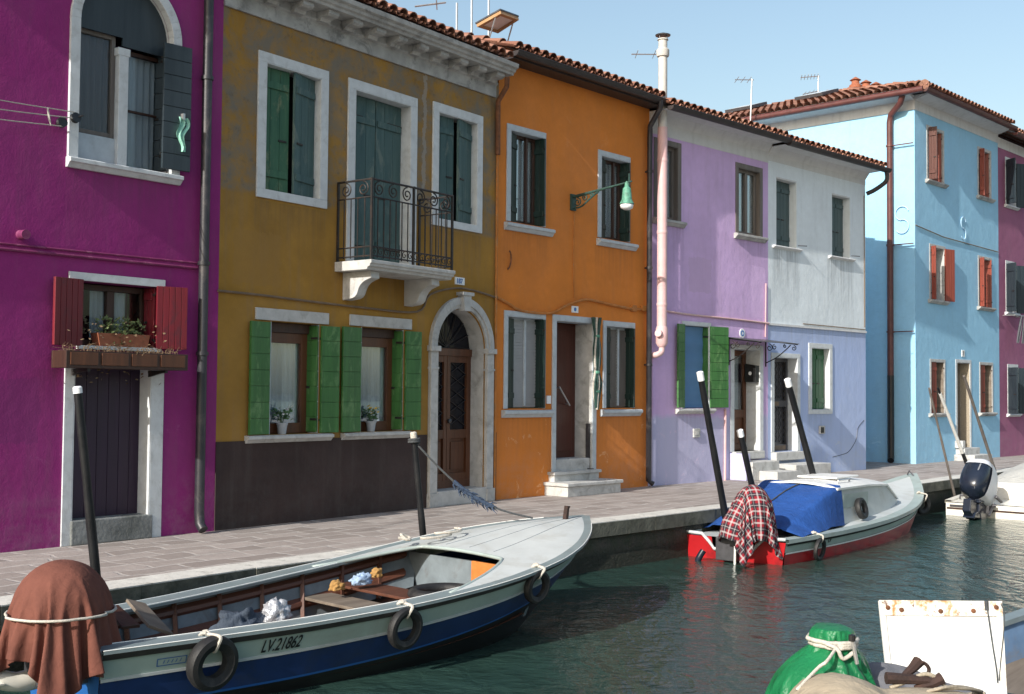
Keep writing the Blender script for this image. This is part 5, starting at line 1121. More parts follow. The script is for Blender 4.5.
b = MB(); b.box(-.045, -.007, -.40, -.33, -.30, -.17); b.tube([(-.05, -.365, -.25), (-.07, -.365, -.25)], .02, 8); b.build('transom_lamp', M['darksteel'], bo, bevel=.004)
hull_text(H, "LV.21862", 1.09, .153, .122, M['black'], bo, .65, .008, .2, .0016)
b = MB()
for (p, q, k0, k1) in ((.36, .56, .092, .097), (.36, .56, .138, .143), (.36, .366, .097, .138), (.554, .56, .097, .138)): b.add([H.pt(t, -1, k, .004) for t, k in ((p, k0), (q, k0), (q, k1), (p, k1))], [(0, 1, 2, 3)])
for k in range(5): b.add([H.pt(.40 + .028 * k + dx, -1, kk, .004) for dx, kk in ((0, .128), (.010, .106), (.015, .106), (.006, .128))], [(0, 1, 2, 3)])
b.build('maker_plate_outline', M['hullblue2'], bo, recalc=False)
for (t_, R_, r_, lab) in ((.70, .180, .050, "fat black tyre hanging nearest the stern of the blue work boat"), (2.24, .155, .036, "black tyre hanging amidships on the blue work boat right of its painted number"), (3.72, .140, .034, "black tyre hanging near the bow of the blue work boat")):
    p = H.pt(t_, -1, .155, .055 + r_ * .4); g = H.pt(t_ + .0, -1, -.02, -.06); tyre(lab, H.w(p), R_, r_, None, 8, H.w(g), 'tyres on the blue boat', H.rz)
def inboat(name, label, cat, p, rz=0): return thing(name, label, cat, H.w(p), H.rz + rz)
def board4(label, C4, mat):
    o_ = sum(C4, Vector()) / 4; t = thing('loose_board', label, 'board', o_); n_ = (C4[1] - C4[0]).cross(C4[3] - C4[0]).normalized() * .011; b = MB()
    b.add([p + n_ * s_ - o_ for s_ in (-1, 1) for p in C4], [(0, 1, 2, 3), (4, 7, 6, 5), (0, 4, 5, 1), (1, 5, 6, 2), (2, 6, 7, 3), (3, 7, 4, 0)]); b.build('plank', mat, t, bevel=.003)
board4("weathered brown board propped against the far side near the stern of the blue boat", [at(126, 600, 8.42), at(145, 604.5, 8.50), at(173, 635, 8.0), at(148, 626, 7.92)], M['oldwood'])
board4("dark narrow board lying beside the brown cloth in the blue boat", [at(107, 609, 8.2), at(118, 606, 8.3), at(140, 626, 7.9), at(122, 628, 7.8)], M['browndk'])
def lump(name, label, cat, p, size, mat, amp=.35, fr=2.2, seed=0, par=None):
    b = MB(); sx, sy, sz = size
    def fn(u, v):
        a, e = u * 6.2832, (v - .5) * math.pi; q = Vector((math.cos(e) * math.cos(a), math.cos(e) * math.sin(a), math.sin(e))); k = 1 + amp * noise.noise(q * fr + Vector((seed, seed * 2, 0))) + amp * .5 * noise.noise(q * fr * 2.7 + Vector((seed, 5, 0))); return (q.x * sx * k, q.y * sy * k, max(-sz * .5, q.z * sz * k))
    b.grid(fn, 32, 18, wrap=True); t = inboat(name, label, cat, p); b.build('bundle', mat, t, smooth=True); return t
lump('plastic_bag', "crumpled silver plastic bag in the blue boat beside a dark jacket", 'bag', (1.80, .12, -.20), (.12, .10, .12), M['foil'], .38, 3.4, 1); lump('jacket', "dark crumpled jacket lying beside the silver bag in the blue boat", 'jacket', (1.52, .17, -.26), (.22, .13, .12), M['jacket'], .5, 2.2, 2)
lump('rag', "pale blue rag hung between yellow sponges in the blue boat", 'rag', (2.92, .42, -.10), (.10, .05, .06), M['ragblue'], .6, 3, 3); lump('sponge', "yellow sponge right of the pale blue rag in the blue boat", 'sponge', (3.12, .46, -.07), (.05, .04, .05), M['yellowfoam'], .5, 2, 4); lump('sponge', "brownish yellow sponge left of the pale blue rag in the blue boat", 'sponge', (2.72, .50, -.14), (.07, .045, .05), M['yellowfoam'], .5, 2, 6)
lump('cloth', "faded pink cloth bundled on the stern bench of the blue boat", 'cloth', (.36, -.22, -.22), (.16, .12, .07), M['pinkish'], .4, 2, 7)
t = inboat('flat_tyre', "black tyre lying flat inside the blue boat beside the foredeck edge", 'tyre', (3.22, -.24, -.15)); b = MB(); b.tube([(.25 * math.cos(a), .22 * math.sin(a), 0) for a in [k * .26 for k in range(24)]], .05, 10, closed=True); b.build('ring', M['rubber'], t, smooth=True)
# mooring rope from pole to bow with frayed blue middle
pa, pb = qplane(414, 441, .14), H.w((4.95, .26, .30)); t = thing('mooring_rope', "mooring rope with a frayed blue section running from the pole to the blue boat foredeck", 'rope', pa)
mid = [pa.lerp(pb, k / 12) + Vector((0, 0, -.16 * math.sin(math.pi * k / 12))) - pa for k in range(13)]
b = MB(); b.tube(smoothpts(mid, 3), .011, 6); b.tube(smoothpts([Vector((.05 * math.cos(a), .05 * math.sin(a), .02 * a / 6 - .02)) for a in [k * .7 for k in range(20)]], 2), .012, 6); b.build('line', M['ropedk'], t)
b = MB(); rg = random.Random(4); b.tube(smoothpts(mid[4:9], 4), .020, 8)
for _ in range(70):
    k = rg.uniform(4, 8); i = int(k); c = mid[i].lerp(mid[i + 1], k - i); v = Vector((rg.uniform(-1, 1), rg.uniform(-1, 1), rg.uniform(-1.3, .7))) * .035; b.tube([c, c + v, c + v * 1.5 + Vector((.03, 0, -.02))], [.010, .007, .002], 4)
b.build('frayed_section', M['ropeblue'], t)
t = inboat('rope_coil', "off white rope lying in loops on the foredeck by the black pole", 'rope', (3.72, .44, .165)); b = MB(); b.tube(smoothpts([(.15 * math.cos(k * .8) * (1 - .02 * k) + .02 * k, .07 * math.sin(k * .8), .012 + .004 * k) for k in range(18)], 4), .012, 6); b.tube(smoothpts([(-.1, .17, 0), (-.13, .22, .05), (-.05, .2, .02), (-.12, .12, .01), (-.2, .18, .03)], 4), .013, 6); b.build('line', M['rope'], t)
t = inboat('rope_coil', "small knot of white rope on the far stern gunwale of the blue boat", 'rope', (.42, .60, -.06)); b = MB(); b.tube(smoothpts([(.06 * math.cos(k * 1.1), .05 * math.sin(k * 1.1), .012 + .006 * (k % 4)) for k in range(12)], 4), .012, 6); b.build('line', M['rope'], t)
# ---- draped covers over outboard motors
def drape(name, label, cat, rings, Y, depth, mat, seed=0, fold=.05, nf=9, skew=0.0, uvs=1.0, part='cover', nu=150, yaw=.0, hem=.0):
    """cloth hanging in folds: rings of (v, left u, right u) turned into real rings of that width and a depth"""
    C = at((rings[0][1] + rings[0][2]) / 2, rings[0][0], Y); t = thing(name, label, cat, C)
    rr = []
    for v, a, c in rings:
        p, q = at(a, v, Y), at(c, v, Y); rr.append(((p.z + q.z) / 2, (p.x + q.x) / 2, (q.x - p.x) / 2))
    tab = [(i, r) for i, r in enumerate(rr)]; nv = (len(rr) - 1) * 8
    fz, fx, fh = [[(i, r[k]) for i, r in tab] for k in range(3)]
    W0 = max(r[2] for r in rr)
    def fn(u, v):
        s = v * (len(rr) - 1); a = u * 6.2832; z, x, hw_ = curve1(fz, s), curve1(fx, s), curve1(fh, s); 
        n1 = noise.noise(Vector((math.cos(a) * 1.6 + seed, math.sin(a) * 1.6, v * .8))); k = min(1, .12 + v * 1.9) if v > .001 else 0
        ca, sa = math.cos(a), math.sin(a); rd = lambda q, zz, o: 1 - 2.6 * abs(noise.noise(Vector((ca * q + seed * 3 + o, sa * q - o, zz)))); fo = fold * k * (.85 * rd(nf * .17, v * .9, 0) + .6 * rd(nf * .36, v * 1.7, 5) + .14 * rd(nf * .8, v * 3.0, 9) + .5 * math.sin(a * nf * .5 + 3 * n1 + seed)) + .07 * n1 * k + .035 * noise.noise(Vector((math.cos(a) * 5, math.sin(a) * 5 + seed, v * 7)))
        f2 = 1 + fo; dp = depth * min(1, hw_ / W0 * 1.5 + .02)
        if v < .001: f2 = .2; dp *= .2
        yy = -dp * math.cos(a) * f2 + skew * (z - C.z); xx = x + hw_ * math.sin(a) * (1 + fo * .6)
        z += hem * v * v * (math.cos(a * 3 + seed) * .5 + n1)
        return Vector((xx, Y + yy, z)) - C
    b = MB(); b.grid(fn, nu, nv, 0, wrap=True, uv=(lambda u, v: (u * uvs * 6.28 * W0 * .8, v * (rr[0][0] - rr[-1][0]) * 1.15)))
    o = b.build(part, mat, t, smooth=True, recalc=True); return t, fn
Yb = 7.52
t = thing('outboard_motor', "cream outboard motor tilted up under the brown canvas", 'outboard motor', H.w((-.16, 0, -.2)), H.rz)
b = MB(); b.tube(smoothpts([(.05, 0, -.12), (-.12, 0, -.12), (-.26, .03, -.07), (-.37, .05, -.02)], 4), [.065] * 4 + [.06] * 4 + [.05] * 5, 14); b.box(-.42, -.22, -.07, .10, -.11, -.10); b.lathe([(.0, -.09), (.035, -.08), (.042, 0), (.02, .14), (0, .16)], (0, 0, 0), 12, 0, Matrix.Translation((-.42, .06, -.03)) @ Matrix.Rotation(R(-15), 4, 'Y'), caps=False); b.build('leg', M['whiteplastic'], t, ang=40)
b = MB(); b.box(-.02, .08, -.10, .10, -.16, .06); b.build('clamp_bracket', M['darksteel'], t, bevel=.01)
b = MB(); b.lathe([(.0, 0), (.12, .02), (.14, .08), (.13, .2), (.08, .25), (0, .26)], (.02, 0, .02), 20, caps=False); b.build('cowl', M['whiteplastic'], t, smooth=True)
def ellipsoid(c, r, rot=None):
    b = MB(); T = Matrix.Translation(c) @ (rot or Matrix.Identity(4)) @ Matrix.Diagonal((*r, 1))
    b.grid(lambda u, v: T @ Vector((math.sin(math.pi * v) * math.cos(6.28319 * u), math.sin(math.pi * v) * math.sin(6.28319 * u), math.cos(math.pi * v))), 28, 16, wrap=True); return b
def fall(solids, C, size, turn, n=52, frames=46, bend=.25, tilt=0.0, stiff=12.0, pin=0.0, pinc=None):
    """let a real square of cloth fall over some solids and return its settled points"""
    cols = []
    for b in solids:
        o = b.build('solid', M['dark'], None); o.modifiers.new('hit', 'COLLISION'); o.collision.thickness_outer = .012; o.collision.cloth_friction = 12; cols.append(o)
    b = MB(); T = Matrix.Translation(C) @ Matrix.Rotation(tilt, 4, 'Y') @ Matrix.Rotation(R(turn), 4, 'Z'); hx, hy = size[0] / 2, size[1] / 2
    b.grid(lambda u, v: T @ Vector(((u - .5) * 2 * hx, (v - .5) * 2 * hy, .004 * math.sin(u * 40) * math.sin(v * 37))), n, n)
    o = b.build('sheet', M['dark'], None, recalc=False); md = o.modifiers.new('cloth', 'CLOTH'); q = md.settings
    if pin:
        vg = o.vertex_groups.new(name='held'); vg.add([v.index for v in o.data.vertices if (v.co - Vector(pinc or C)).length < pin], 1.0, 'REPLACE'); q.vertex_group_mass = 'held'
    q.quality = 6; q.mass = .25; q.tension_stiffness = stiff; q.compression_stiffness = stiff; q.shear_stiffness = 4; q.bending_stiffness = bend; q.air_damping = 2.0
    md.collision_settings.distance_min = .010; md.collision_settings.use_self_collision = True; md.collision_settings.self_distance_min = .008; md.collision_settings.collision_quality = 3
    md.point_cache.frame_start = 1; md.point_cache.frame_end = frames; scene.frame_start = 1; scene.frame_end = frames
    for f in range(1, frames + 1): scene.frame_set(f)
    ev = o.evaluated_get(bpy.context.evaluated_depsgraph_get()); me = ev.to_mesh(); vs = [o.matrix_world @ v.co for v in me.vertices]; fs = [tuple(p.vertices) for p in me.polygons]; ev.to_mesh_clear()
    for x in cols + [o]:
        d_ = x.data; bpy.data.objects.remove(x); bpy.data.meshes.remove(d_)
    scene.frame_set(1)
    return vs, fs, [((i % (n + 1)) / n * size[0], (i // (n + 1)) / n * size[1]) for i in range(len(vs))]
def cover_thing(name, label, cat, vs, fs, uvs, mat, thick=.006):
    O_ = Vector(vs[len(vs) // 2]); t = thing(name, label, cat, O_); b = MB(); b.add([v - O_ for v in vs], fs); b.uv = {i: [uvs[k] for k in f] for i, f in enumerate(fs)}
    o = b.build('cover', mat, t, smooth=True, recalc=False); sd = o.modifiers.new('thick', 'SOLIDIFY'); sd.thickness = thick; sd.offset = 0; sb = o.modifiers.new('smooth', 'SUBSURF'); sb.levels = 1; sb.render_levels = 1; return t, O_
c0 = at(61, 609, 7.52)
vs, fs, uv_ = fall([ellipsoid(c0, (.245, .27, .285)), ellipsoid(c0 + Vector((0, 0, -.30)), (.15, .16, .3))], c0 + Vector((.10, -.10, .30)), (1.38, 1.38), -30, pin=.05, pinc=c0 + Vector((0, 0, .30)), n=50, bend=.12)
tcov, oc = cover_thing('motor_cover', "brown canvas sheet tied over the outboard motor of the blue boat", 'cover', vs, fs, uv_, M['brownsheet'])
zr = at(60, 611, 7.52).z; ring = []
for k in range(40):
    a = 6.2832 * k / 40; best = .2
    for v in vs:
        if abs(v.z - zr) < .022:
            dv = v - c0; da = (math.atan2(dv.y, dv.x) - a + math.pi) % (2 * math.pi) - math.pi
            if abs(da) < .16: best = max(best, math.hypot(dv.x, dv.y))
    ring.append(best)
ring = [max(ring[(k + j) % 40] for j in (-1, 0, 1)) for k in range(40)]
b = MB(); b.tube([Vector((c0.x + (r_ + .004) * math.cos(6.2832 * k / 40), c0.y + (r_ + .004) * math.sin(6.2832 * k / 40), zr)) - oc for k, r_ in enumerate(ring)], .009, 6, closed=True); b.build('tie_rope', M['rope'], tcov, smooth=True)

# ---- red boat with cabin
H2 = Hull((2.80, 15.05), 38.0, [(0, .72), (1.5, .84), (3, .86), (4, .80), (4.6, .72), (5.2, .58), (5.7, .40), (6.1, .22), (6.4, .07), (6.5, .01)], [(0, -.26), (2, -.25), (4, -.18), (5, -.09), (5.7, .03), (6.5, .21)], 6.5, .5, .22)
ro_ = H2.frame('cabin_boat', "red hulled boat with a white cabin and blue tarp over its cockpit", 'boat', 'boats moored along the quay')
b = MB(); H2.strip(b, 0, .155, 0, 0, 0); H2.strip(b, .155, .175, .01, .01, 1); H2.strip(b, .175, .1752, .01, 0, 1); H2.strip(b, .175, .85, 0, 0, 2, nk=4); b.build('hull', [M['hullgreen'], M['white'], M['hullred']], ro_, smooth=True)
def tq2(b, y0, y1, k0, k1, m): b.quad(*[(H2.pt(0, 1, k)[0] - .004, y * H2.pt(0, 1, k)[1], H2.z(0) - k) for y, k in ((y0, k0), (y1, k0), (y1, k1), (y0, k1))], m)
b = MB(); tq2(b, -1, -.42, .03, .85, 0); tq2(b, .42, 1, .03, .85, 0); tq2(b, -.42, .42, .17, .85, 0); b.build('transom', [M['hullred']], ro_)
b = MB(); tb = .72
b.tube([(-.01, -tb, -.25), (-.01, -tb * .60, -.26), (-.01, -tb * .45, -.36), (-.01, -tb * .36, -.44), (-.01, tb * .36, -.44), (-.01, tb * .45, -.36), (-.01, tb * .60, -.26), (-.01, tb, -.25)], .022, 8); b.build('transom_trim', M['hulllight'], ro_, smooth=True)
b = MB(); H2.cap(b, .12, .035, .05, lift=.012); b.build('gunwale', M['hullgrey'], ro_, ang=40)
b = MB(); H2.strip(b, .035, .07, .035, .02, 0); b.build('rubbing_strake', M['rubber'], ro_, smooth=True)
b = MB()
def deck2(u, v): t = .02 + (H2.L - .04) * (1 - (1 - u) ** 1.3); hh = max(0, H2.h(t) - .04); y = (2 * v - 1) * hh; return (t, y, H2.z(t) - .03 * (t < 2) + .05 * (1 - (2 * v - 1) ** 2) * min(1, hh / .6) * (1 if t > 2.2 else 0))
b.grid(deck2, 40, 10); b.build('deck', M['hulllight'], ro_, smooth=True)
b = MB()  # cabin: sides lean in, roof cambered, front slopes to the deck
ST = [(1.95, -.24, .24, .60, .56), (3.0, -.21, .235, .60, .55), (3.9, -.18, .19, .55, .50), (4.55, -.10, -.06, .44, .42)]
for s_ in (-1, 1):
    b.grid(lambda u, v: (lambda i, f: tuple((lambda A, B: (A[0] + (B[0] - A[0]) * f, s_ * ((A[3] + (B[3] - A[3]) * f) * (1 - v) + (A[4] + (B[4] - A[4]) * f) * v), (A[1] + (B[1] - A[1]) * f) * (1 - v) + (A[2] + (B[2] - A[2]) * f) * v))(ST[i], ST[i + 1])))(min(2, int(u * 3)), u * 3 - min(2, int(u * 3))), 12, 2)
b.quad((1.95, -.60, -.24), (1.95, .60, -.24), (1.95, .56, .24), (1.95, -.56, .24)); cab = b.build('cabin', M['hullgrey'], ro_, ang=30); cab.data.materials[0] = M['hulllight']
b = MB()
def roofc(u, v):
    i = min(2, int(u * 3)); f = u * 3 - i; A, B = ST[i], ST[i + 1]; hw_ = A[4] + (B[4] - A[4]) * f + .03; z = A[2] + (B[2] - A[2]) * f; y = (2 * v - 1); return (A[0] - .05 * (i == 0) * (1 - f) + (B[0] - A[0]) * f, y * hw_, z + .02 + .07 * (1 - y * y) + .0)
b.grid(roofc, 18, 10); b.grid(lambda u, v: (lambda p: (p[0], p[1], p[2] - .028))(roofc(u, v)), 18, 10)
for v_ in (0, 1): b.grid(lambda u, v: (lambda p: (p[0], p[1], p[2] - .028 * v))(roofc(u, v_)), 18, 1)
b.grid(lambda u, v: (lambda p: (p[0], p[1], p[2] - .028 * v))(roofc(0, u)), 10, 1); b.build('cabin_roof', M['white'], cab, ang=30)
b = MB(); b.box(2.55, 3.35, -.30, .30, .335, .36); b.build('hatch', M['white'], cab, bevel=.008); b = MB(); b.tube([(2.35, -.40, .30), (2.35, -.40, .335), (2.75, -.40, .335), (2.75, -.40, .30)], .012, 6); b.build('grab_rail', M['steel'], cab)
b = MB(); b.prism([(2.05, .17), (2.95, .16), (2.95, -.02), (2.05, -.02)], -.598, -.594, 'y'); b.build('side_panel', M['hullgrey'], cab)
b = MB(); b.tube([(6.35, -.05, .20), (6.35, .02, .27), (6.35, .05, .20)], .014, 6); b.build('bow_cleat', M['darksteel'], ro_)
# blue tarp over the cockpit
def tarp(u, v):
    t = 2.03 - 1.68 * u; w_ = 2 * v - 1; hh = .63 + (H2.h(t) + .02 - .63) * u ** 1.3; zr = .285 + (-.20 - .285) * (u ** 1.15); zg = H2.z(t) + .02; tw = (.58 + (.50 - .58) * u)
    a = abs(w_); y, z = (w_ / .62 * tw, zr + .04 * (1 - a)) if a < .62 else (math.copysign(tw + (hh - tw) * (a - .62) / .38, w_), zr + (zg - zr) * (a - .62) / .38)
    q = noise.noise(Vector((t * 2.3, y * 2.5, 3))) * .03 - .035 * math.sin(u * math.pi) * (1 - a) + .012 * math.sin(t * 14 + y * 9) * (a > .5) * u; return (t, y, z + q)
t = thing('cockpit_tarp', "blue tarp stretched from the white cabin over the red boat cockpit", 'tarp', H2.w((1.0, 0, -.1)), H2.rz); org = Vector((1.0, 0, -.1))
b = MB(); b.grid(lambda u, v: Vector(tarp(u, v)) - org, 26, 40); b.build('sheet', M['bluetarp'], t, smooth=True)
b = MB(); b.tube([Vector(tarp(u_, v_)) - org + Vector((0, 0, .012)) for u_, v_ in [(.0 + .09 * k, .48 + .012 * k) for k in range(11)]], .009, 5); b.build('lashing', M['ropedk'], t)
# its outboard and plaid cloth
t = thing('outboard_motor', "dark outboard motor mostly hidden under the plaid cloth", 'outboard motor', H2.w((-.15, 0, -.3)), H2.rz)
b = MB(); b.tube(smoothpts([(-.10, .28, -.14), (-.14, .33, -.25), (-.16, .35, -.38), (-.17, .35, -.66)], 4), [.04] * 5 + [.035] * 4 + [.03] * 4, 10); b.build('leg', M['engine'], t, ang=40); b = MB(); b.box(-.05, .08, -.14, .14, -.25, .04); b.build('clamp_bracket', M['darksteel'], t, bevel=.01)
b = MB(); b.lathe([(0, 0), (.14, .03), (.17, .14), (.15, .24), (.06, .30), (0, .31)], (-.02, -.14, .0), 20, caps=False); b.build('cowl', M['engine'], t, smooth=True)
b = MB(); b.prism([(-.22, -.44), (-.17, -.30), (-.14, -.31), (-.17, -.46)], .385, .40, 'y'); b.build('propeller_blade', M['yellowfoam'], t)
b = MB(); b.tube([(-.12, -.17, -.05), (-.13, -.17, -.30)], .014, 8); b.build('support_rod', M['white'], t)
c1 = at(751, 512, 14.82)
vs, fs, uv_ = fall([ellipsoid(c1, (.21, .24, .315), Matrix.Rotation(R(8), 4, 'Y')), ellipsoid(at(737, 528, 14.75), (.17, .2, .2))], c1 + Vector((-.05, -.08, .318)), (1.46, 1.46), 14, n=52, frames=42, bend=.12, pin=.05)
cover_thing('motor_cover', "red plaid cloth draped over the outboard of the red boat", 'cover', vs, fs, uv_, M['plaid'])
for (t_, k_, R_, r_, lab, kind) in ((.75, .17, .145, .028, "thin black tyre hanging near the stern of the red boat", 0), (5.35, .16, .15, .045, "black tyre hanging at the bow of the red boat", 0)):
    p = H2.pt(t_, -1, k_, .05 + r_ * .5); tyre(lab, H2.w(p), R_, r_, None, 8, H2.w(H2.pt(t_, -1, -.03, -.04)), 'tyres on the red boat', H2.rz - (R(0) if t_ < 3 else R(22)))
tyre("small black tyre leaning against the white cabin side", H2.w((2.55, -.66, -.05)), .15, .045, None, -14, None, 'tyres on the red boat', H2.rz)
hull_text(H2, "LV", 1.06, .115, .07, M['black'], ro_, 1.1, .004)

# ---- white boat with hooded outboard at the right
H3 = Hull((8.45, 20.55), 42, [(0, .98), (1.5, 1.05), (3, 1.05), (4.2, .85), (5.2, .45), (5.8, .01)], [(0, -.34), (2, -.22), (4, -.05), (5.8, .15)], 5.8, .5, .3)
w_ = H3.frame('motor_boat', "white motor boat with pale canvas cover cut off by the right edge", 'boat', 'boats moored along the quay')
b = MB(); H3.strip(b, 0, .07, 0, 0, 0); H3.strip(b, .07, .10, .02, .02, 1); H3.strip(b, .10, .7, 0, 0, 0, nk=3); b.build('hull', [M['whiteplastic'], M['browndk']], w_, smooth=True)
b = MB(); b.box(-.02, .0, -.97, .97, -.62, -.35); b.box(-.03, -.02, -.95, .95, -.46, -.43, 1); b.build('transom', [M['whiteplastic'], M['browndk']], w_)
b = MB(); b.grid(lambda u, v: (.0 + 5.75 * u, (2 * v - 1) * (H3.h(5.75 * u)), H3.z(5.75 * u) + .0), 20, 4); b.build('deck', M['whiteplastic'], w_, smooth=True)
b = MB(); H3.cap(b, .10, .02, .05, lift=.03); b.build('gunwale', M['whiteplastic'], w_, ang=40)
b = MB(); b.box(.75, .9, -.80, .80, -.30, -.0); b.box(.9, 1.5, -.80, .80, -.30, -.12); b.build('stern_bench', M['whiteplastic'], w_, bevel=.02)
b = MB(); b.box(-.03, -.022, .55, .9, -.42, -.38); b.tube([(.35, .62, -.31), (.35, .62, -.24), (.35, .86, -.24), (.35, .86, -.31)], .02, 8); b.build('stern_fitting', M['darksteel'], w_)
b = MB(); b.grid(lambda u, v: (1.0 + 3.8 * u, (2 * v - 1) * (H3.h(1.0 + 3.8 * u) + .03), H3.z(1 + 3.8 * u) + .03 + .50 * math.sin(math.pi * min(1, .12 + u * .9)) ** .7 * (1 - abs(2 * v - 1) ** 2.2) + .015 * math.sin(u * 20 + v * 8)), 30, 20); b.build('canvas_cover', M['palesheet'], w_, smooth=True)
p = H3.w((-.25, .30, -.22)); t = thing('outboard_motor', "dark outboard motor with a pale grey hood on the white boat", 'outboard motor', p, H3.rz)
Tm = Matrix.Translation((-.02, 0, .28)) @ Matrix.Rotation(R(30), 4, 'Y')
def cowl(a0, a1, rx, ry, rz_, e=2.6, n=28, m=14, dz=0, lo=-1.0):
    b = MB()
    def f(u, v):
        a = a0 + (a1 - a0) * u; s = lo + (1 - lo) * v; e_ = math.asin(max(-1, min(1, s))); c = math.cos(e_) ** .42; ca, sa = math.cos(a), math.sin(a)
        return Tm @ Vector((rx * c * math.copysign(abs(ca) ** .6, ca) * (1 - .22 * s), ry * c * math.copysign(abs(sa) ** .6, sa), rz_ * s + dz))
    b.grid(f, n, m); return b
cowl(0, 6.2832, .37, .24, .36).build('cowl', M['engine'], t, smooth=True)
cowl(-1.75, .3, .39, .262, .372).build('hood_front', M['enginehood'], t, smooth=True); cowl(0, 6.2832, .379, .25, .37, lo=.6).build('hood_top', M['enginehood'], t, smooth=True)
b = MB(); b.prism([(-.22, .06), (.20, .04), (.16, -.22), (-.02, -.42), (-.16, -.42), (-.26, -.20)], -.11, .11, 'y'); b.box(-.30, .25, -.14, .14, -.06, -.02); b.prism([(-.42, -.22), (-.14, -.18), (-.10, -.34), (-.5, -.30)], -.10, .10, 'y'); b.prism([(-.52, .02), (-.30, .0), (-.24, -.30), (-.40, -.34), (-.58, -.18)], -.07, .07, 'y'); b.build('midsection', M['engine'], t, bevel=.015)
b = MB(); b.box(.02, .22, -.16, .16, -.26, -.08); b.tube([(.1, -.25, -.12), (.1, .25, -.12)], .03, 8); b.tube([(-.1, -.2, -.28), (.16, -.18, -.14)], .025, 8); b.tube([(.22, -.30, -.06), (.05, -.26, .04)], .03, 8); b.build('tilt_bracket', M['darksteel'], t, bevel=.006)
b = MB(); b.tube([Tm @ Vector((-.345, -.05, -.2)), Tm @ Vector((-.34, -.12, .18))], .012, 6); b.build('cowl_stripe', M['steel'], t)

# ---- near boat under canvas, bottom right
H4 = Hull((1.78, 6.02), 42, [(0, .72), (1.5, .80), (3, .80), (4.2, .62), (5.2, .3), (5.8, .01)], [(0, -.32), (2, -.31), (4, -.20), (5.8, .05)], 5.8, .5, .25)
n_ = H4.frame('near_boat', "near open boat in the bottom right corner mostly hidden by canvas and white panel", 'boat')
b = MB(); H4.strip(b, 0, .1, 0, 0, 0); H4.strip(b, .1, .7, 0, 0, 1, nk=3); b.build('hull', [M['hullgrey'], M['hullblue']], n_, smooth=True)
b = MB(); b.quad((-.004, -.72, -.3), (-.004, .72, -.3), (.0, .60, -.9), (.0, -.60, -.9)); b.build('transom', M['hullgrey'], n_)
b = MB(); H4.cap(b, .09, .03, .04, lift=.012); b.build('gunwale', M['gunwale'], n_, ang=40)
b = MB()
for side in (-1, 1): b.grid(lambda u, v: (lambda p: (p[0], p[1] - side * .05, p[2]))(H4.pt(.03 + 5.2 * u, side, .02 + .40 * v)), 24, 3)
b.build('inner_skin', M['dullblue'], n_, smooth=True)
b = MB(); b.grid(lambda u, v: (lambda p: (p[0], p[1] * (2 * v - 1), H4.z(.03 + 5.2 * u) - .30))(H4.pt(.03 + 5.2 * u, 1, .30)), 20, 6); b.build('floor', M['oldwood'], n_, smooth=True)
def world_mesh(name, label, cat, org, bm_, mat, part='sheet', **k):
    t = thing(name, label, cat, org); bm_.v = [tuple(Vector(p) - Vector(org)) for p in bm_.v]; bm_.build(part, mat, t, **k); return t
# canvas covers
def cover(sil, Y, Yn, drop, seed, amp=.02):
    us = [s[0] for s in sil]
    def f(u, v):
        px = us[0] + (us[-1] - us[0]) * u; top = at(px, curve1(sil, px), Y)
        if v < .22: k = v / .22; p = Vector((top.x + .05, Y + .25 * (1 - k) ** 1.5, top.z - .55 * (1 - k) ** 2))
        else:
            k = (v - .22) / .78; yy = Y + (Yn - Y) * k; p = Vector((top.x * (yy / Y) ** .35, yy, top.z - drop * k ** 1.6))
        n1 = noise.noise(Vector((p.x * 3.2 + seed, p.y * 3.2, seed))); n2 = noise.noise(Vector((p.x * 9, p.y * 8, seed + 4))); p.z += (amp * 2.2 * n1 + amp * .9 * n2) * min(1, k * 3 if v >= .22 else .3); return p
    b = MB(); b.grid(f, 60, 40); return b
vs, fs, uv_ = fall([ellipsoid(at(842, 722, 5.75), (.24, .40, .185)), ellipsoid(at(930, 735, 5.7), (.48, .42, .17)), ellipsoid(at(822, 750, 5.5), (.14, .4, .20))], at(888, 675, 5.6), (1.08, 1.0), 8, n=40, frames=34, bend=.3)
cover_thing('canvas_cover', "beige canvas sheet heaped below the green tarpaulin bundle", 'canvas', vs, fs, uv_, M['canvas'])
world_mesh('canvas_cover', "grey canvas sheet showing between the green bundle and the white panel", 'canvas', at(890, 680, 6.4), cover([(850, 670), (862, 663), (880, 662), (900, 667), (922, 676), (945, 684), (975, 690)], 6.42, 6.12, .10, 8), M['greycanvas'], smooth=True)
# green bundle
tg, fg = drape('tarpaulin_bundle', "green tarpaulin bundle tied round the neck with white rope", 'tarpaulin', [(625.5, 826, 838), (627, 815, 848), (631, 811, 853), (637, 810, 854), (641, 814, 851), (645, 811, 853), (650, 808, 855), (656, 812, 850)], 6.18, .115, M['greentarp'], .7, .11, 11, .0, hem=.0, part='tied_top')
cn = at(832, 646.5, 6.18); og = at((826 + 838) / 2, 625.5, 6.18)
vs, fs, uv_ = fall([ellipsoid(at(822, 699, 6.16), (.235, .21, .215)), ellipsoid(at(836, 668, 6.2), (.13, .13, .12))], cn, (.92, .92), 31, n=44, frames=36, bend=.08, pin=.125)
b = MB(); b.add([v - og for v in vs], fs); o_ = b.build('skirt', M['greentarp'], tg, smooth=True, recalc=False); sd = o_.modifiers.new('thick', 'SOLIDIFY'); sd.thickness = .004; sd.offset = 0; sb = o_.modifiers.new('smooth', 'SUBSURF'); sb.levels = 1; sb.render_levels = 1
b = MB()
for v_, r_ in ((.47, .012), (.55, .013), (.63, .012)): b.tube([Vector(fg(k / 40, v_)) * 1.0 + Vector((.008 * math.sin(k / 40 * 6.283), -.010 * math.cos(k / 40 * 6.283), 0)) for k in range(40)], r_, 7, closed=True)
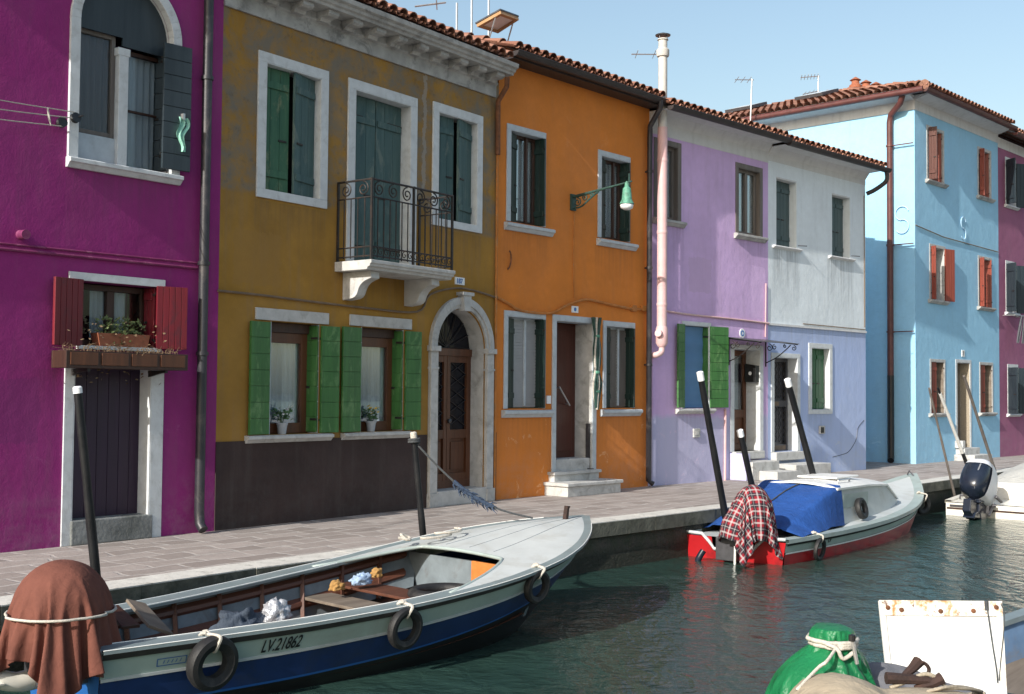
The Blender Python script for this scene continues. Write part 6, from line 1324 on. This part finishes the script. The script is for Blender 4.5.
k0 = Vector(fg(.97, .62)) + Vector((0, -.02, 0)); q1 = at(818, 668, 5.92) - at(832, 625.5, 6.18); q2 = at(797, 690, 5.80) - at(832, 625.5, 6.18)
b.tube(smoothpts([k0, k0.lerp(q1, .6) + Vector((0, -.03, 0)), q1, q2], 5), .009, 6); b.tube(smoothpts([k0 + Vector((-.05, 0, .02)), k0 + Vector((0, -.02, .0)), k0 + Vector((.03, -.02, -.05)), k0 + Vector((.09, .0, -.02))], 4), .011, 6); b.build('tie_rope', M['rope'], tg, smooth=True)
b = MB(); p0 = at(852, 638, 6.0) - at(832, 625.5, 6.18); p1 = at(857, 664, 6.0) - at(832, 625.5, 6.18); b.tube([p0, p1], .010, 8); b.lathe([(0, -.02), (.018, -.015), (.018, .015), (0, .02)], tuple(p0), 10, 1, caps=False); b.build('tiller_lever', [M['steel'], M['black']], tg)
# white panel with rusty rim
def rusty():
    n = N('rust_stained_white_paint'); v = n.coords(); c = n.mix(n.ramp(n.noise(v, 9, 9, .72, .5), .515, .61, 0, .95), (.72, .70, .64), (.42, .19, .045)); c = n.mix(n.ramp(n.noise(v, 20, 8, .7), .58, .66, 0, .9), c, (.11, .04, .018)); n.bump(n.noise(v, 40, 5), .004); return n.done(c, .7)
M['rusty'] = rusty(); M['rustyside'] = plain('lightly_rusted_white_paint', (.70, .68, .62), .6, .05, 6, dirt=(.38, .18, .05), damt=.55)
TL, TR, BR, BL = at(879, 601, 7.0), at(1001, 602, 7.02), at(1007, 712, 6.86), at(891, 712, 6.86)
t = thing('white_panel', "white sheet metal panel with rusty rim standing in the near boat", 'panel', (BL + BR) / 2); O_ = (BL + BR) / 2; nrm = (TR - TL).cross(BL - TL).normalized(); nrm = nrm if nrm.y < 0 else -nrm
def pp(u, v, o=0.0): return (TL.lerp(TR, u)).lerp(BL.lerp(BR, u), v) + nrm * o - O_
def slab(b, u0, u1, v0, v1, o0, o1, m=0):
    P = [pp(u, v, o) for o in (o0, o1) for u, v in ((u0, v0), (u1, v0), (u1, v1), (u0, v1))]; b.add(P, [(0, 1, 2, 3), (4, 7, 6, 5), (0, 4, 5, 1), (1, 5, 6, 2), (2, 6, 7, 3), (3, 7, 4, 0)], m)
b = MB(); slab(b, .0, 1, .0, 1, -.02, .0); b.build('sheet', M['white'], t)
b = MB(); slab(b, -.004, 1.004, -.008, .135, .0005, .012); b.build('rim', M['rusty'], t, bevel=.003)
for q in ((-.004, .04), (.955, 1.004)): b = MB(); slab(b, q[0], q[1], .135, 1, .0005, .012); b.build('side_rim', M['rustyside'], t, bevel=.003)
b = MB()
for (u, v) in ((.06, .06), (.17, .08), (.49, .09), (.76, .085), (.95, .05)): b.lathe([(0, .0), (.014, .0), (.014, .006), (0, .009)], (0, 0, 0), 10, 0, Matrix.Translation(pp(u, v, .012)) @ Matrix.Rotation(R(90), 4, 'X'))
b.build('bolt_heads', M['rust'], t)
b = MB(); b.tube(smoothpts([pp(.87, .0, .02), pp(.875, .12, .02), pp(.90, .4, .015), pp(.92, .62, .015), pp(.925, .74, .012)], 5), .004, 5); b.tube(smoothpts([pp(.985, .02, .02), pp(1.01, .1, .02), pp(1.0, .25, .02), pp(.96, .55, .015), pp(.94, .72, .012)], 5), .003, 5); slab(b, .855, .885, -.01, .08, .0125, .02); b.build('wire', M['ropedk'], t)
# rusty anchor and rope coil on the canvas
O_ = at(915, 682, 5.9); t = thing('grapnel_anchor', "rusty brown anchor pieces lying on the canvas before the white panel", 'anchor', O_)
def P_(u, v, Y=5.9): return at(u, v, Y) - O_
b = MB(); b.tube([P_(886, 678), P_(925, 680), P_(938, 684)], [.030, .022, .016], 8); b.tube([P_(903, 677, 5.95), P_(913, 668, 5.98), P_(919, 661, 6.0)], [.016, .024, .030], 8); b.tube([P_(915, 688), P_(930, 684), P_(942, 678)], [.014, .024, .032], 8); b.tube(smoothpts([P_(917, 664, 6.0), P_(924, 663, 6.0), P_(929, 669, 6.0), P_(927, 677, 6.0)], 5), .010, 6); b.build('flukes', M['rustdk'], t, ang=40)
O_ = at(955, 690, 5.9); t = thing('rope_coil', "beige rope coil lying beside the rusty anchor on the canvas", 'rope', O_); b = MB()
b.tube(smoothpts([P_(955 + (30 - k * .5) * math.cos(k * .75), 693 + 4 * math.sin(k * .75) - k * .1, 5.85 + .12 * math.sin(k * .75 + 1)) for k in range(26)], 4), .009, 6); b.tube(smoothpts([P_(890, 688), P_(905, 682), P_(925, 674), P_(938, 679), P_(948, 690)], 5), .011, 6); b.build('line', M['ropebeige'], t, smooth=True)
